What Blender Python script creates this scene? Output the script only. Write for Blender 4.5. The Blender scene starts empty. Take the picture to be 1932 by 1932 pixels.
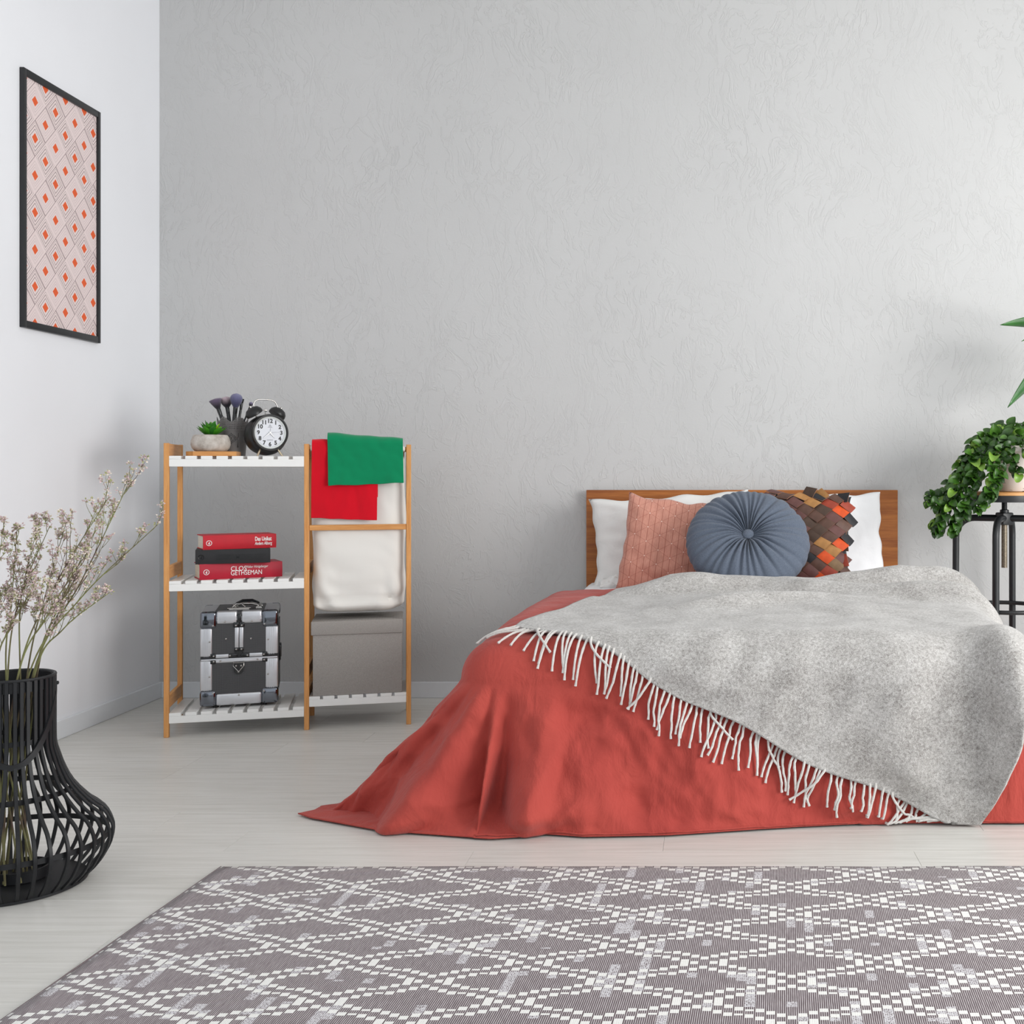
import bpy, bmesh, math, random
import numpy as np
from mathutils import Vector, Matrix, Euler
C = bpy.context.scene.collection
SC = bpy.context.scene
PI = math.pi
rad = math.radians
F_PX, CX, CY, CAMZ = 2153.0, 1335.0, 893.0, 1.1

# ------------------------------------------------------------------ camera, world, lights, exposure
cam_d = bpy.data.cameras.new('camera'); cam = bpy.data.objects.new('camera', cam_d); C.objects.link(cam)
cam.location = (0, 0, CAMZ); cam.rotation_euler = (PI / 2, 0, 0)
cam_d.sensor_width = 36.0; cam_d.lens = F_PX / 1932 * 36.0
cam_d.shift_x = (966 - CX) / 1932; cam_d.shift_y = (CY - 966) / 1932
cam_d.clip_start = 0.05
SC.camera = cam
world = bpy.data.worlds.new('daylight'); SC.world = world; world.use_nodes = True
bg = world.node_tree.nodes['Background']
bg.inputs[0].default_value = (0.905, 0.955, 1.0, 1); bg.inputs[1].default_value = 0.98
def area(name, loc, target, sx, sy, power, col=(1, 1, 1)):
    d = bpy.data.lights.new(name, 'AREA'); d.shape = 'RECTANGLE'; d.size = sx; d.size_y = sy
    d.energy = power; d.color = col
    o = bpy.data.objects.new(name, d); C.objects.link(o); o.location = loc
    o.rotation_euler = (Vector(target) - Vector(loc)).to_track_quat('-Z', 'Y').to_euler()
    return o
area('window_daylight', (3.9, 1.9, 1.6), (-1.2, 4.2, 0.6), 2.4, 2.0, 160, (1.0, 0.985, 0.96))
SC.view_settings.view_transform = 'Standard'; SC.view_settings.look = 'None'
SC.view_settings.exposure = 0.1; SC.view_settings.gamma = 1.0; SC.view_settings.use_curve_mapping = False

# ------------------------------------------------------------------ helpers
def px2w(px, py, Y):
    return Vector(((px - CX) / F_PX * Y, Y, CAMZ - (py - CY) / F_PX * Y))
def floor_pt(px, py):
    Y = CAMZ * F_PX / (py - CY); return ((px - CX) / F_PX * Y, Y)
def srgb(r, g, b):
    f = lambda c: (c / 12.92 if c <= 0.04045 else ((c + 0.055) / 1.055) ** 2.4)
    return (f(r / 255), f(g / 255), f(b / 255), 1)

class MB:
    def __init__(s): s.bm = bmesh.new()
    def box(s, x0, x1, y0, y1, z0, z1, bev=0.0, segs=2, M=None):
        r = bmesh.ops.create_cube(s.bm, size=1.0)
        vs = r['verts']
        m = Matrix.Translation(((x0 + x1) / 2, (y0 + y1) / 2, (z0 + z1) / 2)) @ Matrix.Diagonal((x1 - x0, y1 - y0, z1 - z0, 1))
        if M is not None: m = M @ m
        bmesh.ops.transform(s.bm, matrix=m, verts=vs)
        if bev > 0:
            es = list({e for v in vs for e in v.link_edges})
            bmesh.ops.bevel(s.bm, geom=es, offset=bev, segments=segs, profile=0.5, affect='EDGES')
        return s
    def verts_faces(s, vs, fs):
        bv = [s.bm.verts.new(v) for v in vs]
        for f in fs:
            try: s.bm.faces.new([bv[i] for i in f])
            except ValueError: pass
        return s
    def tube(s, pts, rr, n=8, cap=True, closed=False):
        pts = [Vector(p) for p in pts]; N = len(pts)
        if not hasattr(rr, '__len__'): rr = [rr] * N
        rings = []; up = None
        for i, p in enumerate(pts):
            if closed: t = pts[(i + 1) % N] - pts[i - 1]
            else: t = pts[min(i + 1, N - 1)] - pts[max(i - 1, 0)]
            if t.length < 1e-9: t = Vector((0, 0, 1))
            t.normalize()
            if up is None:
                up = Vector((0, 0, 1)) if abs(t.z) < 0.9 else Vector((1, 0, 0))
            a = (up - t * up.dot(t))
            if a.length < 1e-6: a = t.orthogonal()
            a.normalize(); b = t.cross(a); up = a
            rings.append([s.bm.verts.new(p + (a * math.cos(2 * PI * k / n) + b * math.sin(2 * PI * k / n)) * rr[i]) for k in range(n)])
        for i in range(N if closed else N - 1):
            A, B = rings[i], rings[(i + 1) % N]
            for k in range(n):
                s.bm.faces.new((A[k], A[(k + 1) % n], B[(k + 1) % n], B[k]))
        if cap and not closed:
            s.bm.faces.new(rings[0][::-1]); s.bm.faces.new(rings[-1])
        return s
    def lathe(s, prof, n=32, M=None, cap0=True, cap1=True):
        rings = []
        for r, z in prof:
            ring = []
            for k in range(n):
                v = Vector((r * math.cos(2 * PI * k / n), r * math.sin(2 * PI * k / n), z))
                ring.append(s.bm.verts.new(M @ v if M is not None else v))
            rings.append(ring)
        for A, B in zip(rings, rings[1:]):
            for k in range(n):
                s.bm.faces.new((A[k], A[(k + 1) % n], B[(k + 1) % n], B[k]))
        if cap0: s.bm.faces.new(rings[0][::-1])
        if cap1: s.bm.faces.new(rings[-1])
        return s
    def prism(s, outline, y0, y1, M=None):
        """outline in XZ, extruded along Y"""
        a = [s.bm.verts.new((M @ Vector((x, y0, z))) if M else (x, y0, z)) for x, z in outline]
        b = [s.bm.verts.new((M @ Vector((x, y1, z))) if M else (x, y1, z)) for x, z in outline]
        s.bm.faces.new(a); s.bm.faces.new(b[::-1]); n = len(a)
        for i in range(n): s.bm.faces.new((a[i], b[i], b[(i + 1) % n], a[(i + 1) % n]))
        return s
    def grid(s, P, wrap=False):
        P = np.asarray(P); n, m = P.shape[:2]
        vs = [[s.bm.verts.new(P[i, j]) for j in range(m)] for i in range(n)]
        for i in range(n - 1):
            for j in range(m if wrap else m - 1):
                j2 = (j + 1) % m
                s.bm.faces.new((vs[i][j], vs[i][j2], vs[i + 1][j2], vs[i + 1][j]))
        return vs
    def mesh(s, name, mat, smooth=True, angle=40):
        bmesh.ops.recalc_face_normals(s.bm, faces=s.bm.faces[:])
        me = bpy.data.meshes.new(name); s.bm.to_mesh(me); s.bm.free()
        if mat: me.materials.append(mat)
        if smooth: me.shade_smooth(); me.set_sharp_from_angle(angle=rad(angle))
        return me

def grid_mesh(name, P, mat, flip=False):
    P = np.asarray(P); n, m = P.shape[:2]
    idx = np.arange(n * m).reshape(n, m)
    f = np.stack([idx[:-1, :-1], idx[:-1, 1:], idx[1:, 1:], idx[1:, :-1]], -1).reshape(-1, 4)
    if flip: f = f[:, ::-1]
    me = bpy.data.meshes.new(name)
    me.from_pydata(P.reshape(-1, 3).tolist(), [], f.tolist()); me.materials.append(mat)
    me.shade_smooth(); return me
def props(o, label=None, cat=None, group=None, kind=None):
    if label: o['label'] = label
    if cat: o['category'] = cat
    if group: o['group'] = group
    if kind: o['kind'] = kind
    return o
def thing(name, label, cat, loc=(0, 0, 0), rz=0.0, group=None):
    o = bpy.data.objects.new(name, None); C.objects.link(o); o.empty_display_size = 0.05
    o.location = loc; o.rotation_euler = (0, 0, rz)
    return props(o, label, cat, group)
def put(name, me, parent=None, loc=(0, 0, 0), rot=(0, 0, 0), label=None, kind=None):
    if isinstance(me, tuple): me = me[0].mesh(name, *me[1:])
    o = bpy.data.objects.new(name, me); C.objects.link(o); o.location = loc; o.rotation_euler = rot
    if parent is not None: o.parent = parent
    return props(o, label, None, None, kind)
def text_mesh(body, size, mat, align='LEFT', shear=0.0, sx=1.0, offset=0.0, extrude=0.0002, spacing=1.0):
    cu = bpy.data.curves.new('lettering', 'FONT'); cu.body = body; cu.size = size; cu.align_x = align
    cu.shear = shear; cu.offset = offset; cu.extrude = extrude; cu.space_character = spacing; cu.resolution_u = 3
    o = bpy.data.objects.new('lettering', cu); C.objects.link(o)
    dg = bpy.context.evaluated_depsgraph_get()
    me = bpy.data.meshes.new_from_object(o.evaluated_get(dg))
    bpy.data.objects.remove(o); bpy.data.curves.remove(cu)
    # lay the text in the XZ plane facing -Y
    me.transform(Matrix.Rotation(PI / 2, 4, 'X') @ Matrix.Diagonal((sx, 1, 1, 1)))
    me.materials.clear(); me.materials.append(mat)
    me.name = 'lettering'
    return me

# numpy noise
def vnoise(x, y, seed=0):
    x = np.asarray(x, float); y = np.asarray(y, float)
    xi = np.floor(x).astype(np.int64); yi = np.floor(y).astype(np.int64)
    fx, fy = x - xi, y - yi
    def g(ix, iy, dx, dy):
        h = (ix * 374761393 + iy * 668265263 + seed * 974634777) & 0xffffffff
        h = ((h ^ (h >> 13)) * 1274126177) & 0xffffffff
        h = (h ^ (h >> 16)) & 0xffff
        t = h / 65536.0 * 2 * PI
        return np.cos(t) * dx + np.sin(t) * dy
    u = fx * fx * fx * (fx * (fx * 6 - 15) + 10); v = fy * fy * fy * (fy * (fy * 6 - 15) + 10)
    a = g(xi, yi, fx, fy); b = g(xi + 1, yi, fx - 1, fy); c = g(xi, yi + 1, fx, fy - 1); d = g(xi + 1, yi + 1, fx - 1, fy - 1)
    return ((a * (1 - u) + b * u) * (1 - v) + (c * (1 - u) + d * u) * v) * 1.5
def sstep(a, b, x):
    t = np.clip((x - a) / (b - a), 0, 1); return t * t * (3 - 2 * t)

# ------------------------------------------------------------------ materials
class NT:
    def __init__(s, name, base=(0.8, 0.8, 0.8, 1), rough=0.5, metal=0.0, spec=0.5, sheen=0.0):
        s.m = bpy.data.materials.new(name); s.m.use_nodes = True
        s.t = s.m.node_tree; s.b = s.t.nodes['Principled BSDF']
        s.b.inputs['Base Color'].default_value = base; s.b.inputs['Roughness'].default_value = rough
        s.b.inputs['Metallic'].default_value = metal; s.b.inputs['Specular IOR Level'].default_value = spec
        if sheen: s.b.inputs['Sheen Weight'].default_value = sheen; s.b.inputs['Sheen Roughness'].default_value = 0.5
        s._c = None
    def n(s, typ, **kw):
        nd = s.t.nodes.new(typ)
        for k, v in kw.items(): setattr(nd, k, v)
        return nd
    def link(s, a, b): s.t.links.new(a, b); return s
    def coord(s, out='Object'):
        if s._c is None: s._c = s.n('ShaderNodeTexCoord')
        return s._c.outputs[out]
    def mapping(s, scale=(1, 1, 1), rot=(0, 0, 0), loc=(0, 0, 0), src=None, out='Object'):
        m = s.n('ShaderNodeMapping'); s.link(src or s.coord(out), m.inputs[0])
        m.inputs['Scale'].default_value = scale; m.inputs['Rotation'].default_value = rot; m.inputs['Location'].default_value = loc
        return m.outputs[0]
    def noise(s, vec, scale=5, detail=3, rough=0.5, dist=0.0, out=0):
        nd = s.n('ShaderNodeTexNoise'); s.link(vec, nd.inputs['Vector'])
        nd.inputs['Scale'].default_value = scale; nd.inputs['Detail'].default_value = detail
        nd.inputs['Roughness'].default_value = rough; nd.inputs['Distortion'].default_value = dist
        return nd.outputs[out]
    def math(s, op, a, b=None, c=None):
        nd = s.n('ShaderNodeMath', operation=op)
        for i, v in enumerate((a, b, c)):
            if v is None: continue
            if isinstance(v, (int, float)): nd.inputs[i].default_value = v
            else: s.link(v, nd.inputs[i])
        return nd.outputs[0]
    def ramp(s, fac, stops):
        nd = s.n('ShaderNodeValToRGB'); s.link(fac, nd.inputs[0]); el = nd.color_ramp.elements
        while len(el) < len(stops): el.new(0.5)
        for e, (p, c) in zip(el, stops): e.position = p; e.color = c
        return nd.outputs[0]
    def mix(s, fac, a, b):
        nd = s.n('ShaderNodeMix', data_type='RGBA')
        for inp, v in ((nd.inputs[0], fac), (nd.inputs[6], a), (nd.inputs[7], b)):
            if isinstance(v, (int, float, tuple)): inp.default_value = v
            else: s.link(v, inp)
        return nd.outputs[2]
    def color(s, c): s.link(c, s.b.inputs['Base Color']); return s
    def bump(s, h, strength=0.3, dist=0.01):
        nd = s.n('ShaderNodeBump'); nd.inputs['Strength'].default_value = strength; nd.inputs['Distance'].default_value = dist
        s.link(h, nd.inputs['Height']); s.link(nd.outputs[0], s.b.inputs['Normal']); return s
    def sep(s, vec):
        nd = s.n('ShaderNodeSeparateXYZ'); s.link(vec, nd.inputs[0]); return nd.outputs

def plain(name, col, rough=0.5, metal=0.0, spec=0.5, sheen=0.0, var=0.06, vs=30, bump=0.0, bs=200):
    t = NT(name, col, rough, metal, spec, sheen)
    if var:
        f = t.noise(t.mapping(), vs, 3)
        d = tuple(max(0, c * (1 - var)) for c in col[:3]) + (1,); l = tuple(min(1, c * (1 + var)) for c in col[:3]) + (1,)
        t.color(t.ramp(f, [(0.3, d), (0.7, l)]))
    if bump: t.bump(t.noise(t.mapping(), bs, 2), bump, 0.002)
    return t.m
def wood(name, dark, light, axis, stretch=18, scale=9, rough=0.45, fine=0.35, bump=0.05):
    t = NT(name, light, rough, 0, 0.4)
    sc = [stretch, stretch, stretch]; sc[axis] = 1.0
    v = t.mapping(scale=tuple(sc))
    f1 = t.noise(v, scale * 0.35, 5, 0.6, 0.6); f2 = t.noise(v, scale * 2.5, 3, 0.6, 0.2)
    f = t.math('ADD', t.math('MULTIPLY', f1, 1 - fine), t.math('MULTIPLY', f2, fine))
    t.color(t.ramp(f, [(0.33, dark), (0.66, light)])).bump(f2, bump, 0.002)
    return t.m

BAM_D, BAM_L = srgb(190, 126, 66), srgb(226, 168, 104)
bamboo_z = wood('bamboo_upright', BAM_D, BAM_L, 2)
bamboo_y = wood('bamboo_rail', BAM_D, BAM_L, 1)
bamboo_x = wood('bamboo_bar', BAM_D, BAM_L, 0)
head_wood = wood('headboard_wood', srgb(132, 70, 28), srgb(186, 116, 54), 0, 22, 5, 0.45)
head_wood_z = wood('headboard_wood_upright', srgb(112, 56, 22), srgb(160, 90, 40), 0, 22, 5, 0.45)
white_paint = plain('white_lacquer', srgb(238, 238, 236), 0.35, var=0.01)
black_metal = plain('black_metal', srgb(22, 24, 27), 0.42, 0.0, 0.5, var=0.1)
black_bamboo = plain('black_stained_bamboo', srgb(21, 22, 25), 0.5, 0, 0.4, var=0.15)
chrome = plain('chrome', srgb(176, 172, 168), 0.16, 1.0, var=0)
alu = plain('brushed_aluminium', srgb(205, 206, 210), 0.36, 0.8, var=0.03)
steel_dull = plain('dull_steel', srgb(150, 140, 125), 0.4, 0.9, var=0.2, vs=200)
white_ink = plain('white_ink', srgb(240, 238, 236), 0.6, var=0)
black_ink = plain('black_ink', srgb(20, 20, 22), 0.5, var=0)

# ------------------------------------------------------------------ the room
WY, WX, CEIL = 5.6, -2.69, 3.65
def wall_mat(name, col, strength):
    t = NT(name, col, 0.75, 0, 0.25)
    v = t.mapping()
    warp = t.noise(v, 2.2, 2, 0.5, 0.0, 1)
    mv = t.n('ShaderNodeVectorMath', operation='SCALE'); t.link(warp, mv.inputs[0]); mv.inputs['Scale'].default_value = 0.38
    ad = t.n('ShaderNodeVectorMath', operation='ADD'); t.link(v, ad.inputs[0]); t.link(mv.outputs[0], ad.inputs[1])
    st = t.mapping(scale=(12, 12, 5), rot=(0, 0.5, 0), src=ad.outputs[0])
    a = t.noise(st, 1.7, 5, 0.6, 0.6)
    stroke = t.ramp(a, [(0.50, (0, 0, 0, 1)), (0.535, (1, 1, 1, 1)), (0.60, (0.25, 0.25, 0.25, 1)), (0.7, (0.1, 0.1, 0.1, 1))])
    b = t.noise(v, 60, 4, 0.6)
    patch = t.noise(v, 1.6, 2, 0.5)
    patch = t.ramp(patch, [(0.36, (0.3, 0.3, 0.3, 1)), (0.68, (1, 1, 1, 1))])
    h = t.math('ADD', t.math('MULTIPLY', stroke, t.math('MULTIPLY', patch, 0.8)), t.math('MULTIPLY', b, 0.3))
    t.bump(h, strength, 0.004)
    tone = t.noise(v, 0.9, 3, 0.5)
    lo = tuple(c * 0.955 for c in col[:3]) + (1,); hi = tuple(min(1, c * 1.03) for c in col[:3]) + (1,)
    t.color(t.ramp(tone, [(0.3, lo), (0.7, hi)]))
    return t.m
wall_grey = wall_mat('grey_stucco', srgb(199, 199, 199), 0.5)
wall_white = wall_mat('white_wall_paint', srgb(238, 239, 243), 0.05)
ceil_m = plain('ceiling_paint', srgb(235, 235, 233), 0.8, var=0.01)
skirt_m = plain('skirting_paint', srgb(226, 229, 233), 0.4, var=0.01)
def structure(name, mb, mat, smooth=False):
    return put(name, (mb, mat, smooth), kind='structure')
structure('wall_back', MB().box(WX - .12, 4.2, WY, WY + .12, -0.05, CEIL), wall_grey)
structure('wall_left', MB().box(WX - .12, WX, 0.2, WY, -0.05, CEIL), wall_white)
structure('ceiling', MB().box(WX - .12, 4.2, 0.2, WY + .12, CEIL, CEIL + .1), ceil_m)
structure('baseboard_back', MB().box(WX + .015, 4.2, WY - .015, WY, 0, .078, .003), skirt_m)
structure('baseboard_left', MB().box(WX, WX + .015, 0.2, WY, 0, .078, .003), skirt_m)
sub_m = plain('floor_underlay', srgb(120, 118, 114), 0.9, var=0)
floor = structure('floor', MB().box(WX - .12, 4.2, 0.2, WY + .12, -.06, -.012), sub_m)
t = NT('pale_plank_wood', srgb(205, 203, 198), 0.36, 0, 0.45)
oi = t.n('ShaderNodeObjectInfo')
off = t.n('ShaderNodeCombineXYZ'); t.link(t.math('MULTIPLY', oi.outputs['Random'], 37.0), off.inputs[0]); t.link(t.math('MULTIPLY', oi.outputs['Random'], 11.0), off.inputs[1])
ad = t.n('ShaderNodeVectorMath', operation='ADD'); t.link(t.coord(), ad.inputs[0]); t.link(off.outputs[0], ad.inputs[1])
v = t.mapping(scale=(0.9, 16, 1), src=ad.outputs[0])
f = t.noise(v, 3.2, 6, 0.62, 0.3)
f2 = t.math('ADD', t.math('MULTIPLY', f, 0.9), t.math('MULTIPLY', oi.outputs['Random'], 0.1))
t.color(t.ramp(f2, [(0.3, srgb(196, 194, 188)), (0.5, srgb(209, 207, 202)), (0.72, srgb(219, 217, 213))])).bump(f, 0.04, 0.002)
t.link(t.ramp(f, [(0.3, (0.42,) * 3 + (1,)), (0.7, (0.3,) * 3 + (1,))]), t.b.inputs['Roughness'])
plank_m = t.m
PLK = 0.1905
plank_me = {L: MB().box(0, L - .0006, 0, PLK - .0006, -.012, 0, .0005, 1).mesh('plank', plank_m, False) for L in (1.28, 0.64)}
random.seed(4)
row = 0; yy = 3.322 - 12 * PLK
while yy < WY - 0.001:
    x = WX - random.choice([0, .3, .55, .8, 1.05])
    while x < 3.6:
        L = 1.28
        if yy + PLK <= WY + .1: put('plank', plank_me[L], floor, (x, yy, 0))
        x += L
    yy += PLK; row += 1

# ------------------------------------------------------------------ framed picture
FY0, FY1, FZ0, FZ1 = 4.460, 5.026, 1.672, 2.689
pic = thing('framed_picture', 'black framed print of orange and pink diamonds on white wall', 'picture', (WX, (FY0 + FY1) / 2, FZ0))
hy, hz = (FY1 - FY0) / 2, FZ1 - FZ0
frame_black = plain('frame_black', srgb(30, 31, 33), 0.35, var=0.05)
bw, bz, fd = 0.021, 0.028, 0.018
for nm, args in (('frame_side', (0.0, fd, -hy, -hy + bw, 0, hz)), ('frame_side', (0.0, fd, hy - bw, hy, 0, hz)),
                 ('frame_rail', (0.0, fd, -hy + bw, hy - bw, 0, bz)), ('frame_rail', (0.0, fd, -hy + bw, hy - bw, hz - bz, hz))):
    put(nm, (MB().box(*args, .002), frame_black), pic)
# the printed sheet: a procedural lattice of lozenges
t = NT('lozenge_print', srgb(232, 214, 212), 0.6, 0, 0.3)
X, Yc, Z = t.sep(t.coord())
p_, q_ = 0.0717, 0.1477
u0 = t.math('DIVIDE', t.math('ADD', Yc, -(4.549 - (FY0 + FY1) / 2)), p_)
v0 = t.math('DIVIDE', t.math('ADD', Z, -(CAMZ + (CY - 191) / F_PX * 4.549 - FZ0)), q_ / 2)
A = t.math('MULTIPLY', t.math('ADD', u0, v0), 0.5); B = t.math('MULTIPLY', t.math('SUBTRACT', u0, v0), 0.5)
ra = t.math('ROUND', A); rb = t.math('ROUND', B)
fa = t.math('ABSOLUTE', t.math('SUBTRACT', A, ra)); fb = t.math('ABSOLUTE', t.math('SUBTRACT', B, rb))
dd = t.math('MULTIPLY', t.math('MAXIMUM', fa, fb), 2.0)            # 0 centre .. 1 cell border
par = t.math('ABSOLUTE', t.math('MODULO', t.math('ADD', ra, 40.0), 2.0))
par = t.math('GREATER_THAN', par, 0.5)
def line(d, pos, w): return t.math('LESS_THAN', t.math('ABSOLUTE', t.math('SUBTRACT', d, pos)), w)
dark = t.math('MAXIMUM', line(dd, .50, .018), line(dd, .70, .018)); dark = t.math('MAXIMUM', dark, line(dd, .86, .008))
lite = t.math('MAXIMUM', line(dd, .45, .012), t.math('MAXIMUM', line(dd, .6, .012), line(dd, .78, .012)))
edge = line(dd, .97, .02)
c = t.mix(t.math('MULTIPLY', lite, t.math('SUBTRACT', 1.0, par)), srgb(231, 214, 213), srgb(188, 170, 170))
c = t.mix(t.math('MULTIPLY', dark, par), c, srgb(70, 48, 54))
c = t.mix(t.math('MULTIPLY', edge, t.math('GREATER_THAN', t.math('ABSOLUTE', t.math('SUBTRACT', t.math('MODULO', t.math('ADD', rb, 40.0), 2.0), 0.0)), .5)), c, srgb(120, 98, 102))
c = t.mix(t.math('LESS_THAN', dd, .29), c, srgb(228, 98, 52))
t.color(c)
put('print', (MB().box(0.0, .009, -hy + bw, hy - bw, bz, hz - bz), t.m, False), pic)

# ------------------------------------------------------------------ shelving rack (bamboo and white)
SPSI = rad(15); SC_, SS_ = math.cos(SPSI), math.sin(SPSI)
SX0, SY0 = (314.5 - CX) / F_PX * 4.755, 4.755
W1, W2, DEP, HT, PO = 0.5522, 0.9755, 0.30, 1.226, 0.0205
def rack_lx(px, ly):
    k = (px - CX) / F_PX
    Xo, Yo = SX0 - SS_ * ly, SY0 + SC_ * ly
    return (k * Yo - Xo) / (SC_ - k * SS_)
def rack_w(lx, ly, z): return Vector((SX0 + SC_ * lx - SS_ * ly, SY0 + SS_ * lx + SC_ * ly, z))
rack = thing('shelving_rack', 'bamboo rack with white slatted shelves standing against the grey wall', 'shelf', (SX0, SY0, 0), SPSI)
h = PO / 2
post_me = MB().box(-h, h, -h, h, 0, HT, .0015, 1).mesh('post', bamboo_z)
for x in (0, W1, W2):
    for y in (0, DEP): put('post', post_me, rack, (x, y, 0))
rail_me = MB().box(-.008, .008, h, DEP - h, 0, .052, .0015, 1).mesh('side_rail', bamboo_y)
for x in (0, W1, W2):
    for z in ((1.172, .66, .118) if x < W2 else (1.172, .16)): put('side_rail', rail_me, rack, (x, 0, z))
    if x == W1: put('side_rail', rail_me, rack, (x, 0, .16 + .06))
bar = MB().box(W1 + h, W2 - h, -.008, .008, .854, .878, .002, 1); put('cross_bar', (bar, bamboo_x), rack)
rod_me = MB().tube([(W1 + h, 0, 0), (W2 - h, 0, 0)], .008, 10).mesh('hanging_bar', bamboo_x)
for y in (0.004, DEP - .004): put('hanging_bar', rod_me, rack, (0, y, 1.207))
def shelf(x0, x1, zt, zb, n, first_gap, pitch, gap):
    root = put('shelf_board', (MB().box(x0, x1, -.010, .006, zb, zt - .0135, .001, 1).box(x0, x1, DEP - .006, DEP + .010, zb, zt - .0135, .001, 1), white_paint), rack)
    edges = [x0]
    for i in range(n): edges += [first_gap + i * pitch, first_gap + i * pitch + gap]
    edges.append(x1)
    for a, b in zip(edges[::2], edges[1::2]):
        put('slat', (MB().box(a, b, -.010, DEP + .010, zt - .0135, zt, .001, 1), white_paint), root)
lx = lambda px: rack_lx(px, 0)
for zt, zb in ((1.173, 1.128), (.651, .608), (.101, .058)):
    g0 = lx(342); pt = (lx(545) - lx(342)) / 7
    shelf(h, W1 - h, zt, zb, 8, g0, pt, .0165)
g0 = lx(604); pt = (lx(739) - lx(604)) / 5
shelf(W1 + h, W2 - h, .1415, .0985, 6, g0, pt, .012)

# laundry bag hanging in the rack
linen = NT('cream_canvas', srgb(228, 226, 221), 0.85, 0, 0.2)
linen.bump(linen.noise(linen.mapping(), 500, 2), 0.08, 0.001); linen = linen.m
bag = thing('laundry_bag', 'cream canvas laundry bag hanging from the bamboo rack', 'laundry bag', (SX0, SY0, 0), SPSI)
n, m = 60, 112
zz = np.concatenate([np.linspace(1.207, .545, 46), np.linspace(.535, .505, 14)])
th = np.linspace(0, 2 * PI, m, endpoint=False)
P = np.zeros((n, m, 3)); cxb, cyb = (W1 + W2) / 2 + .002, DEP / 2
for i, z in enumerate(zz):
    k = np.clip((z - .505) / .03, 0, 1); s = np.sqrt(1 - (1 - k) ** 2) if z < .535 else 1.0
    s = .55 + .45 * s
    hx = (W2 - W1) / 2 - .020; hyy = .135
    c_, s_ = np.cos(th), np.sin(th); e = .32
    x = np.sign(c_) * np.abs(c_) ** e * hx * s; y = np.sign(s_) * np.abs(s_) ** e * hyy * s
    side = np.abs(c_) ** 8
    bulge = .012 * np.sin(PI * np.clip((1.2 - z) / .68, 0, 1))
    x = x * (1 + side * (.045 * np.exp(-((z - .9) / .09) ** 2) + .035 * np.exp(-((z - .62) / .05) ** 2)))
    y = y * (1 - .12 * sstep(.7, 1.2, z)) 
    w = vnoise(x * 7, z * 5, 3) * .006 + vnoise(x * 16 + z * 6, z * 14, 5) * .004 * (1 + 3 * sstep(.75, .53, z))
    crease = -.014 * np.exp(-((z - .565 - .02 * vnoise(x * 6, x * 0, 9)) / .008) ** 2)
    y = y + np.where(y < 0, -1, 1) * (w + crease + bulge * .6)
    zi = z - .012 * (1 - (x / hx) ** 2) * sstep(.62, .5, z) + .006 * vnoise(x * 9, y * 9 + z, 11)
    P[i] = np.stack([cxb + x, cyb + y, zi], -1)
mb = MB(); vs = mb.grid(P, wrap=True); mb.bm.faces.new(vs[-1])
o = put('bag_body', (mb, linen, True, 80), bag); md = o.modifiers.new('thick', 'SOLIDIFY'); md.thickness = .002
# hems wrapped over the two hanging bars
for yb in (0.004, DEP - .004):
    pr = []
    for a in np.linspace(-.35 * PI, 1.35 * PI, 16): pr.append((math.cos(a) * .0105, math.sin(a) * .0105 + 1.207))
    G = np.array([[(x, yb + p[0], p[1]) for x in np.linspace(W1 + .016, W2 - .016, 20)] for p in pr])
    o = put('top_hem', grid_mesh('top_hem', G, linen), bag); md = o.modifiers.new('thick', 'SOLIDIFY'); md.thickness = .002

# clothes over the front bar
def drape(name, label, cat, px0, px1, ytop, ybot, ybk, colr, seed, tilt=0.0, ly=0.004, rr=.014, side_lean=0.0, tb=0.0):
    mat = NT(name + '_cotton', colr, 0.9, 0, 0.15, 0.3)
    mat.bump(mat.noise(mat.mapping(), 600, 2), 0.08, 0.001); mat = mat.m
    x0, x1 = rack_lx(px0, -.01), rack_lx(px1, -.01)
    zt = ytop; nU, nV = 60, 70
    path = []
    for z in np.linspace(ybot, zt - rr, 40): path.append((-rr, z, 1 if z < zt - rr else 0))
    for a in np.linspace(PI, 0, 12)[1:-1]: path.append((math.cos(a) * rr, zt - rr + math.sin(a) * rr, 0))
    for z in np.linspace(zt - rr, ybk, 20): path.append((rr, z, 0))
    G = np.zeros((len(path), nU, 3)); U = np.linspace(0, 1, nU)
    for i, (yo, z, fr) in enumerate(path):
        d = (zt - z) / max(.01, zt - ybot)
        x = x0 + (x1 - x0) * U + side_lean * d * (1 if yo <= 0 else .3)
        zi = z + tilt * (U - .5) * (1 - d) + tb * (U - .5) * d + .004 * vnoise(U * 4, d * 0, seed + 3)
        wv = vnoise(U * 3.2 + seed, d * 1.5, seed) * .007 * (0.3 + d) + vnoise(U * 8, d * 5 + seed, seed + 1) * .003
        y = ly + yo + wv * (1 if yo <= 0 else .5) - (.004 if yo < 0 else 0)
        G[i] = np.stack([x, y, zi], -1)
    o = put(name, grid_mesh(name, G, mat)); o.location = (SX0, SY0, 0); o.rotation_euler = (0, 0, SPSI)
    md = o.modifiers.new('thick', 'SOLIDIFY'); md.thickness = .007; md.offset = 0
    b = o.modifiers.new('round', 'BEVEL'); b.width = .002; b.segments = 2; b.limit_method = 'ANGLE'; b.angle_limit = rad(60)
    props(o, label, cat)
    return o
drape('red_cloth', 'red folded cloth hanging over the rack bar, partly under the green one', 'cloth', 588.5, 713, 1.243, .902, 1.0, srgb(205, 8, 32), 1, tilt=.0, ly=.004, rr=.016, side_lean=-.004, tb=-.012)
drape('green_cloth', 'green folded cloth hanging over the rack bar above the red one', 'cloth', 618, 760, 1.262, 1.052, 1.08, srgb(0, 128, 84), 7, tilt=-.022, ly=.004, rr=.030, side_lean=.004, tb=.012)

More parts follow.
